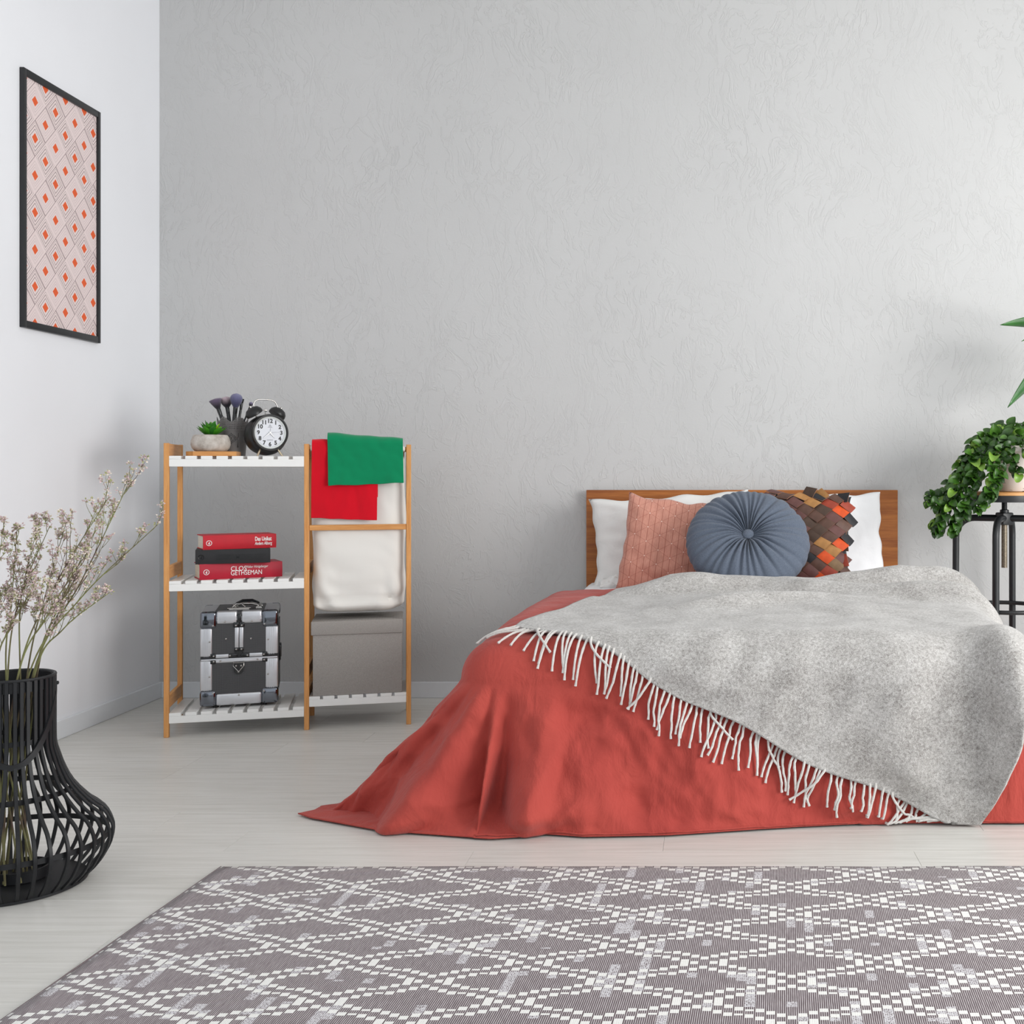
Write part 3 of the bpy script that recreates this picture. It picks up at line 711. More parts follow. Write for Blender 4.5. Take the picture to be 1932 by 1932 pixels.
def cotton(name, col, rough=.85, sheen=.1, wr=.25, sc=9, dist=.02, vary=.03):
    t = NT(name, col, rough, 0, .15, sheen)
    v = t.mapping(); a = t.noise(v, sc, 4, .55, .8); b = t.noise(v, 420, 2)
    t.bump(t.math('ADD', a, t.math('MULTIPLY', b, .02)), wr, dist)
    f = t.noise(v, 3, 3)
    t.color(t.ramp(f, [(.3, tuple(c * (1 - vary) for c in col[:3]) + (1,)), (.7, tuple(min(1, c * (1 + vary)) for c in col[:3]) + (1,))]))
    return t.m
white_cotton = cotton('white_cotton', srgb(240, 240, 242), wr=.22)
cream_cotton = cotton('soft_white_cotton', srgb(234, 233, 231), wr=.25)
MT = .575
matt = thing('mattress', 'white mattress with fitted sheet on the bed base by the headboard', 'mattress', ((HX0 + HX1) / 2, 4.64, .30))
put('mattress_body', (MB().box(-hw + .005, hw - .005, -.88, .90, 0, MT - .30, .045, 4), white_cotton), matt)

def pillow_pts(w, h_, T, n=40, seed=0, pin=.07, wr=.012, e=.5, corner=0.0, droop=0.0):
    u = np.linspace(-1, 1, n); Ug, Vg = np.meshgrid(u, u)
    ax, av = np.abs(Ug), np.abs(Vg)
    x = w / 2 * Ug * (1 - pin * (1 - Vg ** 2) * ax ** 2) + .006 * vnoise(Vg * 3 + 9, Ug * 0 + seed, seed + 1) * ax ** 6 * 2
    z = h_ / 2 * Vg * (1 - pin * (1 - Ug ** 2) * av ** 2) + .008 * vnoise(Ug * 2.5 + 3, Vg * 0 + seed, seed + 2) * av ** 6 * 2
    prof = ((1 - ax ** 2.6) * (1 - av ** 2.6)).clip(0) ** e
    edge = (1 - ax ** 8) * (1 - av ** 8)
    res = []
    for s in (-1, 1):
        wv = vnoise(Ug * 2.2 + 5 * s, Vg * 2.2 + seed, seed) * wr * 1.5 + vnoise(Ug * 5 + Vg * 3, Vg * 5 + seed - Ug * 2, seed + 7) * wr * .8
        radial = wr * .8 * np.sin((np.arctan2(Vg, Ug)) * 9 + seed) * (ax ** 3 + av ** 3) * (1 - ax ** 6) * (1 - av ** 6)
        res.append(np.stack([x, s * (T / 2 * prof) + (wv + radial) * edge, z], -1))
    return res
def pillow_mesh(name, mat, **k):
    F_, B_ = pillow_pts(**k)
    mb = MB(); mb.grid(F_); mb.grid(B_)
    bmesh.ops.remove_doubles(mb.bm, verts=mb.bm.verts[:], dist=.0004)
    return mb.mesh(name, mat, True, 120)
def lean(px, py, Y, tilt, roll=0, yaw=0):
    c = px2w(px, py, Y)
    return c, (Matrix.Rotation(rad(yaw), 4, 'Z') @ Matrix.Rotation(rad(-tilt), 4, 'X') @ Matrix.Rotation(rad(roll), 4, 'Y')).to_euler()
def pillow(name, label, cat, mat, px, py, Y, tilt, roll=0, yaw=0, group=None, **k):
    c, e = lean(px, py, Y, tilt, roll, yaw)
    o = put(name, pillow_mesh(name, mat, **k)); o.location = c; o.rotation_euler = e
    return props(o, label, cat, group)
pillow('bed_pillow', 'white bed pillow by the headboard standing behind the pink cushion', 'pillow', cream_cotton, 1266, 1024, 5.40, 14, -3.5, 0, 'white bed pillows', w=.765, h_=.475, T=.16, seed=3, wr=.011, pin=.08)
pillow('bed_pillow', 'white bed pillow by the headboard standing behind the leather patch cushion', 'pillow', white_cotton, 1552, 1022, 5.42, 12, -1.5, 0, 'white bed pillows', w=.575, h_=.465, T=.16, seed=12, wr=.006, pin=.035)
put('pillow_flap', pillow_mesh('pillow_flap', cream_cotton, w=.20, h_=.13, T=.05, seed=5, wr=.01), bpy.data.objects['bed_pillow'], (-.245, -.06, -.185), (rad(-66), 0, rad(8)))

# pink cushion with quilted lines
t = NT('pink_quilted_cotton', srgb(206, 146, 128), .85, 0, .15, .15)
X, Yq, Z = t.sep(t.mapping(rot=(0, rad(0), 0)))
def frac_line(expr, w): 
    f_ = t.math('ABSOLUTE', t.math('SUBTRACT', t.math('FRACT', expr), .5)); return t.math('GREATER_THAN', f_, .5 - w)
sv = .0285
v1 = t.math('DIVIDE', X, sv)
d1 = t.math('ADD', t.math('DIVIDE', X, sv * 4), t.math('DIVIDE', Z, sv * 2.3)); d2 = t.math('SUBTRACT', t.math('DIVIDE', X, sv * 4), t.math('DIVIDE', Z, sv * 2.3))
lv = frac_line(v1, .045); ld = t.math('MAXIMUM', frac_line(d1, .018), frac_line(d2, .018))
dots = t.math('MULTIPLY', t.math('MULTIPLY', frac_line(d1, .045), frac_line(d2, .045)), frac_line(v1, .12))
nz = t.noise(t.mapping(scale=(6, 1, 1)), 60, 3)
c = t.ramp(nz, [(.3, srgb(198, 138, 121)), (.7, srgb(212, 154, 136))])
c = t.mix(t.math('MULTIPLY', ld, .55), c, srgb(168, 100, 86)); c = t.mix(t.math('MULTIPLY', lv, .8), c, srgb(158, 92, 78)); c = t.mix(dots, c, srgb(238, 205, 192))
t.color(c)
hgt = t.math('SUBTRACT', t.math('MULTIPLY', nz, .1), t.math('MAXIMUM', lv, t.math('MULTIPLY', ld, .6))); t.bump(hgt, .25, .003)
pillow('pink_cushion', 'square dusty pink quilted cushion leaning on the white bed pillow', 'cushion', t.m, 1268, 1033, 5.13, 17, 6.5, 0, 'cushions on the bed', w=.455, h_=.455, T=.15, seed=21, wr=.010, pin=.05)

# round blue tufted cushion
t = NT('slate_blue_linen', srgb(96, 107, 124), .85, 0, .15, .15)
v = t.mapping(); a = t.noise(t.mapping(scale=(1, 8, 1)), 150, 3, .6); b = t.noise(t.mapping(scale=(8, 1, 8)), 60, 2)
f = t.math('ADD', t.math('MULTIPLY', a, .5), t.math('MULTIPLY', b, .5))
t.color(t.ramp(f, [(.32, srgb(78, 86, 100)), (.68, srgb(108, 117, 132))])).bump(a, .15, .002)
RB = .268; nr, na = 60, 360
A_ = np.linspace(0, 2 * PI, na, endpoint=False)
rng = np.random.RandomState(5)
def pleats(A, seed):
    r_ = np.random.RandomState(seed); out = np.zeros_like(A); pos = np.cumsum(r_.uniform(.5, 1.5, 34)); pos = pos / pos[-1] * 2 * PI
    dep = r_.uniform(.35, 1, 34)
    for p, d in zip(pos, dep):
        dl = np.abs((A - p + PI) % (2 * PI) - PI); out = np.minimum(out, -d * np.exp(-(dl / .045) ** 2))
    return out
front = np.zeros((nr, na, 3)); back = np.zeros((nr, na, 3))
for i, s in enumerate(np.linspace(0, 1, nr)):
    a_ = s * PI / 2
    R_ = RB * (s if s < 1 else 1)
    rr = RB * math.sin(s * PI / 2) ** .9 if s > 0 else .001
    hgt = .098 * (1 - (rr / RB) ** 3.2) ** .5 if rr < RB else 0
    dimple = .052 * math.exp(-(rr / .055) ** 2)
    tw = A_ + .12 * (1 - s)
    pl = pleats(tw, 3) * (.026 * np.exp(-((rr - .055) / .07) ** 2) + .014 * math.exp(-((rr - .17) / .09) ** 2)) * (1 if rr > .02 else rr / .02)
    pl2 = vnoise(A_ / (2 * PI) * 24, A_ * 0 + rr * 8, 8) * .006 * (rr / RB)
    side = pleats(tw, 3) * .006 * s
    rad_ = rr + side + .004 * vnoise(np.cos(A_) * 3, np.sin(A_) * 3, 4) * s
    front[i] = np.stack([rad_ * np.cos(A_), -(hgt - dimple + pl + pl2), rad_ * np.sin(A_)], -1)
    back[i] = np.stack([rad_ * np.cos(A_), (hgt * .75 - dimple * .7 + pl2), rad_ * np.sin(A_)], -1)
mb = MB(); vf = mb.grid(front, wrap=True); vb = mb.grid(back, wrap=True)
mb.bm.faces.new(vf[0]); mb.bm.faces.new(vb[0])
bmesh.ops.remove_doubles(mb.bm, verts=list(vf[-1]) + list(vb[-1]), dist=.004)
c, e = lean(1411, 1022, 4.93, 41, 0, 0)
blue = thing('round_cushion', 'round slate blue pleated cushion with a centre button', 'cushion', c, 0, 'cushions on the bed'); blue.rotation_euler = e
put('cushion_body', (mb, t.m, True, 150), blue)
put('button', (MB().lathe([(.020, -.010), (.025, -.003), (.0245, .004), (.018, .010), (.006, .0125)], 28, M=Matrix.Translation((0, -.052, 0)) @ Matrix.Rotation(PI / 2, 4, 'X')), t.m), blue)

# leather patch cushion
lea = {}
for nm, cl in (('dark', srgb(40, 40, 44)), ('brown', srgb(92, 66, 56)), ('plum', srgb(100, 66, 62)), ('umber', srgb(76, 58, 48)), ('tan', srgb(172, 124, 72)), ('orange', srgb(204, 76, 24)), ('rust', srgb(150, 62, 44)), ('olive', srgb(122, 96, 66))):
    lea[nm] = plain('leather_' + nm, cl, .55, 0, .4, var=.12, vs=40, bump=.1, bs=120)
lp = dict(w=.43, h_=.43, T=.14, seed=31, wr=.004, pin=.04)
c, e = lean(1513, 1018, 5.16, 18, 3, -4)
lc = thing('leather_cushion', 'cushion covered in overlapping brown, black and orange leather patches', 'cushion', c, 0, 'cushions on the bed'); lc.rotation_euler = e
put('cushion_body', pillow_mesh('cushion_body', lea['dark'], **lp), lc)
edge_l = plain('raw_leather_edge', srgb(176, 128, 100), .7, var=0)
pmesh = {}
def patch_mesh(key):
    n = 5; S1, S2 = .062, .046
    G = np.zeros((n, n, 3))
    for i in range(n):
        for j in range(n):
            a, b = i / (n - 1), j / (n - 1)
            x = S1 * (a * math.cos(rad(-32))) + S2 * b * math.cos(rad(46)); z = S1 * a * math.sin(rad(-32)) + S2 * b * math.sin(rad(46))
            G[i, j] = (x, -.004 - .009 * a + .004 * (a - .5) ** 2 * 4 * 0 - .003 * math.sin(PI * b), z)
    top = G; bot = G + np.array([0, .0025, 0])
    mb = MB(); vt = mb.grid(top); vb_ = mb.grid(bot)
    bt = [vt[i][0] for i in range(n)] + [vt[-1][j] for j in range(1, n)] + [vt[i][-1] for i in range(n - 2, -1, -1)] + [vt[0][j] for j in range(n - 2, 0, -1)]
    bb = [vb_[i][0] for i in range(n)] + [vb_[-1][j] for j in range(1, n)] + [vb_[i][-1] for i in range(n - 2, -1, -1)] + [vb_[0][j] for j in range(n - 2, 0, -1)]
    fs = [mb.bm.faces.new((bt[k], bt[(k + 1) % len(bt)], bb[(k + 1) % len(bt)], bb[k])) for k in range(len(bt))]
    me = mb.mesh('leather_patch', lea[key], True, 50); me.materials.append(edge_l)
    nf = 2 * (n - 1) ** 2
    for k, p in enumerate(me.polygons):
        if k >= nf: p.material_index = 1
    return me
for k in lea: pmesh[k] = patch_mesh(k)
Fp, Bp = pillow_pts(n=41, **lp)
random.seed(12)
def surf(x, z):
    u = np.clip(x / (lp['w'] / 2), -1, 1); v_ = np.clip(z / (lp['h_'] / 2), -1, 1)
    i = int(round((v_ + 1) * 20)); j = int(round((u + 1) * 20)); return Fp[i, j]
e1 = np.array((math.cos(rad(-32)), math.sin(rad(-32)))) * .056; e2 = np.array((math.cos(rad(46)), math.sin(rad(46)))) * .044
keys = ['dark'] * 5 + ['brown'] * 5 + ['plum'] * 4 + ['umber'] * 4 + ['tan'] * 2 + ['orange'] * 3 + ['rust'] + ['olive'] * 2
for i in range(-9, 10):
    for j in range(-9, 10):
        p = e1 * i + e2 * j; pc_ = p + (e1 + e2) * .5
        if abs(pc_[0]) > .212 or abs(pc_[1]) > .214: continue
        s0 = surf(pc_[0], pc_[1]); sx = surf(pc_[0] + .02, pc_[1]) - surf(pc_[0] - .02, pc_[1]); sz = surf(pc_[0], pc_[1] + .02) - surf(pc_[0], pc_[1] - .02)
        nrm = Vector(np.cross(sx, sz)).normalized()
        if nrm.y > 0: nrm = -nrm
        q = Vector((0, -1, 0)).rotation_difference(nrm)
        if q.angle > 1.0: q = Vector((0, -1, 0)).rotation_difference(Vector((0, -1, 0)).slerp(nrm, .7))
        o = put('leather_patch', pmesh[random.choice(keys)], lc)
        cen = Vector(((e1 + e2)[0] * .5, 0, (e1 + e2)[1] * .5))
        R = q.to_matrix() @ Matrix.Rotation(random.uniform(-.09, .09), 3, 'Y') @ Matrix.Rotation(random.uniform(-.10, .10), 3, 'Z')
        o.rotation_euler = R.to_euler(); o.location = Vector((pc_[0], s0[1], pc_[1])) - R @ cen
for k, (x, z, r_, key) in enumerate(((.02, .212, 15, 'umber'), (.075, .222, -12, 'tan'), (.175, .185, 30, 'dark'), (.192, .10, -60, 'brown'), (.195, .02, -50, 'umber'), (.19, -.06, -40, 'rust'), (.195, -.13, -55, 'tan'))):
    o = put('leather_patch', pmesh[key], lc, (x - .03, -.02 + .004 * k % .01, z - .01)); o.rotation_euler = (0, rad(-r_), rad(-25))

# ------------------------------------------------------------------ bed cover and throw: shared drape surface
xL, xR, yF, yTop, RC, ZC = -.62, .935, 3.715, 5.06, .13, .595
def interp_poly(t, keys, vals):
    vals = np.asarray(vals, float); return np.stack([np.interp(t, keys, vals[:, k]) for k in range(vals.shape[1])], -1)
# hem on the floor, traced on the front: (a, X, Y)
hem_px = [(777, 1578), (850, 1583), (926, 1587), (991, 1583), (1031, 1578), (1103, 1583), (1260, 1580), (1380, 1572), (1505, 1564), (1650, 1557), (1800, 1557), (1932, 1557)]
hem = np.array([floor_pt(*p) for p in hem_px])
COR = np.array([[-1.02, 3.95], [-1.20, 3.83], [-1.305, 3.73], [-1.33, 3.675], [-1.26, 3.62], [-1.0, 3.49], [-.70, 3.425]])     # left corner 0..90 deg
CORR = np.array([[.945, 3.565], [1.05, 3.57], [1.16, 3.60], [1.26, 3.68], [1.24, 3.85], [1.16, 4.0]])                # right corner front..side
def cover_xyz(a, b, wr=1.0):
    a = np.asarray(a, float); b = np.asarray(b, float)
    xLb = np.interp(b, [yF, 5.06], [-.665, -.585]); rx = np.minimum(np.maximum(a, xLb), xR); ry = np.maximum(b, yF)
    dx, dy = a - rx, b - ry; d = np.hypot(dx, dy) + 1e-9
    nx, ny = dx / d, dy / d
    ang = np.arctan2(-dy, np.abs(dx)) / (PI / 2)          # 0 side .. 1 front
    ztop = ZC - .030 * sstep(4.5, 3.62, ry) + .008 * vnoise(rx * 2.2, ry * 2.2, 2) * wr + .012 * np.exp(-((rx - .2) / .5) ** 2)
    ztop = ztop - .02 * sstep(4.9, 5.1, ry)
    top_w = (vnoise(a * 3.3 + .6 * b, b * 4.5, 14) * .010 + vnoise(a * 7 - 2 * b, b * 9, 15) * .005) * wr
    # hem target
    aF = np.interp(a, [xL, xR], [0, 1])
    fx = np.interp(a, [xL, xR], [hem[2, 0] - .05, .945]); fy = np.interp(fx, hem[:, 0], hem[:, 1])
    tl = interp_poly(ang, [0, .2, .4, .5, .6, .8, 1], COR); tr = interp_poly(1 - ang, np.linspace(0, 1, 6), CORR)
    sideL = np.stack([-.80 - .22 * sstep(5.2, yF, b), b + .22 * sstep(4.6, yF, b)], -1); sideR = np.stack([1.12 + 0 * b, b + .3 * sstep(4.4, yF, b)], -1)
    incorner = (np.abs(dx) > 1e-7) & (dy < -1e-7)
    front = (np.abs(dx) <= 1e-7)
    left = a < xLb
    hx = np.where(front, fx, np.where(left, np.where(incorner, tl[..., 0], sideL[..., 0]), np.where(incorner, tr[..., 0], sideR[..., 0])))
    hy_ = np.where(front, fy, np.where(left, np.where(incorner, tl[..., 1], sideL[..., 1]), np.where(incorner, tr[..., 1], sideR[..., 1])))
    m = .70
    dh = np.where(incorner, m / np.maximum(np.maximum(np.cos(ang * PI / 2), np.sin(ang * PI / 2)), .5), m)
    # rounded edge, then the slope to the hem
    arc = RC * PI / 2
    th_ = np.clip(d / RC, 0, PI / 2)
    ox = rx + nx * RC * np.sin(th_); oy = ry + ny * RC * np.sin(th_); oz = ztop - RC * (1 - np.cos(th_))
    t = np.clip((d - arc) / (dh - arc), 0, 1.0)
    tl_ = np.where(incorner & left, 1.06 - .16 * np.sin(ang * PI) ** 2, 1.0)
    g = t ** np.where(incorner & left, 1.0, 1.15)
    X = ox + (hx - ox) * g; Y = oy + (hy_ - oy) * g
    zf = .006
    zz_ = zf + (oz - zf) * (1 - np.clip(t / np.where(incorner & left, 1.0 - .20 * np.sin(ang * PI), .97), 0, 1)) ** np.where(incorner & left, 1.0, 1.0)
    Z = np.where(d > arc, zz_, oz)
    # folds hanging in the skirt: q runs along the hem (corner negative, front positive)
    q = np.where(left & ~front, -.60 - .62 * (1 - ang), a) - 0
    q = np.where(left & ~front & ~incorner, -1.22 - (b - yF), q)
    def fold(q0, q1, w, A, p=1.0): qq = q0 + (q1 - q0) * t; return A * np.exp(-((q - qq) / (w * (.6 + .4 * t))) ** 2) * t ** p * (1 - sstep(.82, 1.0, t))
    D = fold(-.70, -.715, .05, .085, .9) - fold(-.83, -.82, .06, .085, .9) - fold(-.625, -.58, .042, .15, 1.1) + fold(-.50, -.47, .06, .10, 1.2) + fold(-.95, -.95, .04, .02, .8)
    D = D + fold(-.22, -.38, .09, .030, .8) - fold(-.02, -.2, .07, .026, 1.) + fold(.2, .1, .08, .018, 1.) + fold(.5, .45, .1, .012, 1.)
    w2 = (vnoise(a * 4.2 + b * 2.0, b * 3.4, 21) * .022 + vnoise(a * 9 + 4 * b, b * 6 - a * 3, 22) * .009 + np.abs(vnoise(a * 6 + 5 * b, b * 4 - 3 * a, 25)) * -.020 + np.abs(vnoise(a * 11 - 4 * b, b * 6 + 5 * a, 26)) * -.012 + np.abs(vnoise(a * 19 + 9 * b, b * 8 + 2 * a, 27)) * -.006) * wr
    D = D + w2 * sstep(0, .25, t) * (1 - sstep(.9, 1, t))
    on, of = np.where(front, 0, nx), np.where(front, -1.0, ny)
    X = X + on * D; Y = Y + of * D
    # cloth buckles near the floor
    Z = Z + np.where(d > arc, .012 * np.abs(vnoise(q * 9, t * 3, 31)) * sstep(.75, .92, t) * (1 - sstep(.96, 1, t)), 0) * wr
    arch = np.exp(-((q + 1.06) / .055) ** 2) * sstep(.55, .85, t) * np.where(left & ~front, 1, 0)
    Z = Z + top_w * (1 - sstep(0, .2, d))
    Z = np.maximum(Z, .0045)
    return np.stack([X, Y, Z], -1)
terra = NT('terracotta_cotton', srgb(184, 74, 64), .8, 0, .2, .12)
v = terra.mapping(); a_ = terra.noise(terra.mapping(scale=(1, 1, .55), rot=(0, .4, 0)), 9, 5, .6, .5); b_ = terra.noise(v, 380, 2)
rid = terra.ramp(terra.noise(terra.mapping(scale=(2.2, 2.2, .8), rot=(.2, -.5, .3)), 4, 2, .45, .5), [(.44, (0, 0, 0, 1)), (.5, (1, 1, 1, 1)), (.56, (0, 0, 0, 1))])
terra.bump(terra.math('ADD', terra.math('ADD', a_, terra.math('MULTIPLY', rid, .035)), terra.math('MULTIPLY', b_, .012)), .5, .025)
terra.color(terra.ramp(terra.noise(v, 2.5, 4), [(.3, srgb(164, 64, 57)), (.7, srgb(180, 76, 66))])); terra = terra.m
TA = np.array([-.645, 3.80]); E1 = np.array([1.475, -.80]); E1 = E1 / np.linalg.norm(E1); E2 = np.array([.33, 1.05]); E2 = E2 / np.linalg.norm(E2)
TL1 = 1.66
def under_throw(a, b):
    q = np.stack([a - TA[0], b - TA[1]], -1) @ np.linalg.inv(np.stack([E1, E2]))
    return sstep(.0, .08, q[..., 1]) * sstep(-.02, .08, q[..., 0]) * (1 - sstep(1.85, 2.0, q[..., 0]))
NA_, NB_ = 320, 320
aa = np.linspace(xL - .70, xR + .70, NA_); bb = np.linspace(yF - .70, yTop, NB_)
Ag, Bg = np.meshgrid(aa, bb)
wob = .012 * vnoise(Ag * 3, Bg * 0, 41) * sstep(4.8, 5.06, Bg)
cv = put('bed_cover', grid_mesh('bed_cover', cover_xyz(Ag, Bg + wob, 1 - .92 * under_throw(Ag, Bg)), terra))
props(cv, 'terracotta red cotton bed cover draped over the bed to the floor', 'bed cover')
md = cv.modifiers.new('thick', 'SOLIDIFY'); md.thickness = .004; md.offset = 1
hem_pts = [tuple(cover_xyz(x, yF - .688) + np.array([0, -.004, .007])) for x in np.linspace(xL, xR + .3, 120)]
put('stitched_hem', (MB().tube(hem_pts, .003, 6), terra), cv)

# woollen throw
def wool(name):
    t = NT(name, srgb(176, 173, 170), .95, 0, .1, .35)
    v = t.mapping(); a = t.noise(v, 110, 4, .78, .4); b = t.noise(t.mapping(scale=(1, 1, 1), rot=(.4, .3, .2)), 420, 3, .7); c_ = t.noise(v, 9, 3, .6)
    f = t.math('ADD', t.math('ADD', t.math('MULTIPLY', a, .42), t.math('MULTIPLY', b, .40)), t.math('MULTIPLY', c_, .18))
    t.color(t.ramp(f, [(.37, srgb(112, 107, 103)), (.5, srgb(174, 171, 168)), (.61, srgb(212, 210, 208))]))
    t.bump(t.math('ADD', t.math('MULTIPLY', a, .6), t.math('MULTIPLY', b, .5)), .45, .006); return t.m
wool_m = wool('grey_wool')
def throw_ab(u, w):
    """u along the fringed edge (0..1), w away from it (0..1)"""
    L2 = np.interp(u, [0, .12, .3, .55, .8, 1.0], [.98, 1.12, 1.34, 1.62, 1.84, 1.92])
    bow = .03 * np.sin(PI * u) + .010 * np.sin(u * 21) * (1 - w)
    sx = .030 * np.sin(w * 9.0 + .6) * sstep(.8, 1, u) * (1 - sstep(.5, .7, w))
    sx = sx + .16 * sstep(.22, .45, w) * sstep(.7, 1, u)
    p = TA + E1 * (TL1 * u + sx)[..., None] + E2 * (L2 * w - bow * (1 - w))[..., None]
    return p[..., 0], p[..., 1]
def throw_xyz(u, w, lift=.013):
    u = np.asarray(u, float); w = np.asarray(w, float)
    a, b = throw_ab(u, w)
    e = .03
    P = cover_xyz(a, b, .06); Pa = cover_xyz(a + e, b, .06) - cover_xyz(a - e, b, .06); Pb = cover_xyz(a, b + e, .06) - cover_xyz(a, b - e, .06)
    N = np.cross(Pa, Pb); N = N / (np.linalg.norm(N, axis=-1, keepdims=True) + 1e-12)
    N = np.where(N[..., 2:3] < -.2, -N, N)
    L = lift + .004 * vnoise(a * 5, b * 5, 51) + .004
    edge = sstep(0, .06, w)
    # bulk under the throw near the pillows and soft folds
    back = np.interp(u, [0, .12, .3, .55, .8, 1.0], [.98, 1.12, 1.34, 1.62, 1.84, 1.92])
    vb_ = back * (1 - w)                                   # metres from the back edge
    hw_ = np.where(vb_ < .17, .13, .075)
    hump = np.exp(-((vb_ - .17) / hw_) ** 2) * np.interp(a, [-.5, -.3, -.15, .1, .28, .45, .8, 1.1], [.0, .028, .058, .052, .034, .046, .112, .092])
    hump2 = .050 * np.exp(-(((b - 4.60) + .22 * (a - .3)) / .075) ** 2) * sstep(.15, .4, a)
    ridge = .048 * np.exp(-((b - 4.22 - .35 * (a - .15)) / .06) ** 2) * np.exp(-((a - .2) / .28) ** 2)
    dip = -.012 * np.exp(-((b - 4.42 - .2 * a) / .10) ** 2) * sstep(-.5, -.2, a)
    soft = (vnoise(a * 2.6 + b, b * 2.6, 55) * .022 + vnoise(a * 6 + 2 * b, b * 5, 56) * .010)
    topm = sstep(yF - .12, yF + .15, b)
    # hanging part: a deep valley before the corner and a ridge after it
    hang = 1 - sstep(yF - .25, yF + .05, b)
    s_ = a - .06 * (yF - b)
    val = -.0 + .030 * np.exp(-((s_ - .58) / .11) ** 2) + .135 * np.exp(-((s_ - .93) / .085) ** 2) - .004
    low = 1 - sstep(yF - .62, yF - .70, b) * 0
    L = L + edge * ((hump + hump2 + ridge + dip + soft * .8) * topm + (val + .018 * vnoise(a * 5 + b, b * 1.6, 58) + .008 * vnoise(a * 9 - 4 * b, b * 5, 59) + .014) * hang)
    L = np.maximum(L, lift)
    P = P + N * L[..., None]
    # back edge curls down
    P[..., 2] -= .05 * (1 - sstep(0, .07, vb_)) * topm
    P[..., 2] = np.maximum(P[..., 2], .012)
    return P
u = np.linspace(0, 1, 260); w = np.linspace(0, 1, 260); Ug, Wg = np.meshgrid(u, w)
throw = thing('wool_throw', 'light grey woollen throw with a fringed edge draped across the bed', 'blanket', (.2, 4.0, .6))
Tp = throw_xyz(Ug, Wg) - np.array(throw.location)
o = put('throw_cloth', grid_mesh('throw_cloth', Tp, wool_m), throw); md = o.modifiers.new('thick', 'SOLIDIFY'); md.thickness = .010; md.offset = 0
# fringe: each strand a part, lying on the cover
random.seed(3); fr_m = plain('fringe_wool', srgb(206, 203, 199), .95, 0, .1, .3, var=.10, vs=160, bump=.5, bs=300)
def strand(u0, k):
    L = random.uniform(.12, .155); n = 11
    a0, b0 = throw_ab(np.array(u0), np.array(.006)); p = np.array([float(a0), float(b0)])
    g = sstep(yF + .10, yF - .05, p[1])
    d0 = -E2 * .9 + E1 * random.uniform(-.15, .15)
    fall = np.array([random.uniform(-.28, .22), -1.0]); 
    d1 = fall * g + (np.array([-.75, -.62]) + np.array([0, random.uniform(-.3, .25)])) * (1 - g)
    if k % 11 == 5: d1 = d1 + np.array([random.choice([-.7, .75]), .25])
    if u0 < .035: d1 = np.array([-1, random.uniform(-.35, .1)])
    if u0 > .86: d1 = d1 + np.array([random.uniform(-1.1, -.3), .3])
    pts = []; rr = []
    for i in range(n):
        s = i / (n - 1); dd_ = d0 * (1 - s) ** 2 * 1.1 + d1 * (1 - (1 - s) ** 2); dd_ = dd_ / np.linalg.norm(dd_)
        if i: p = p + dd_ * L / (n - 1)
        p[1] = max(p[1], yF - .672 - .012 * s); q = cover_xyz(p[0], p[1]); e = .015
        A1 = cover_xyz(p[0] + e, p[1]) - q; B1 = cover_xyz(p[0], p[1] + e) - q; N = np.cross(A1, B1); N = N / (np.linalg.norm(N) + 1e-9)
        if N[2] < -.2: N = -N
        lift = .0125 + .006 * math.sin(PI * s) + (.006 if k % 11 == 5 else 0) + .006 * (1 - s) ** 2
        pts.append(Vector(q + N * lift) - throw.location)
        rr.append(.0042 * (1 - .15 * s) * (1 + .12 * math.sin(i * 2.6)))
    rr[-1] *= 1.15
    put('fringe_strand', (MB().tube(pts, rr, 7), fr_m), throw)
ns = 84
for k in range(ns): strand((k + .5 + random.uniform(-.38, .38)) / ns * .985, k)

# ------------------------------------------------------------------ stool with trailing plant
SYc = 5.2; scx = (1895 - CX) / F_PX * SYc
stool = thing('industrial_stool', 'black metal screw stool with wooden seat beside the bed', 'stool', (scx, SYc, 0))
zs_ = lambda py, Y=SYc: CAMZ - (py - CY) / F_PX * Y
seat_z = zs_(928.5, SYc - .17)
oak = wood('oak_seat', srgb(178, 122, 66), srgb(214, 160, 100), 0, 14, 8)
put('seat', (MB().lathe([(.165, seat_z - .020), (.168, seat_z - .018), (.168, seat_z - .003), (.164, seat_z)], 64), oak), stool)
put('seat_rim', (MB().lathe([(.160, seat_z - .046), (.170, seat_z - .046), (.1705, seat_z - .044), (.1705, seat_z - .017), (.168, seat_z - .016)], 64, cap1=False), black_metal), stool)
hub_z = zs_(976)
def thread(z0, z1, r, mat, nm):
    pr = []; n = int((z1 - z0) / .004)
    for i in range(n): z = z0 + i * .004; pr += [(r, z), (r * 1.16, z + .001), (r * 1.16, z + .002), (r, z + .003)]
    put(nm, (MB().lathe(pr, 20), mat, False), stool)
thread(hub_z + .02, seat_z - .04, .0115, black_metal, 'screw')
thread(zs_(1071), hub_z - .02, .0125, steel_dull, 'screw')
put('hub', (MB().box(-.030, .030, -.030, .030, hub_z - .034, hub_z + .022, .006, 2, M=Matrix.Rotation(rad(24), 4, 'Z')).lathe([(.021, hub_z + .02), (.02, hub_z + .034), (.014, hub_z + .036)], 20), black_metal), stool)
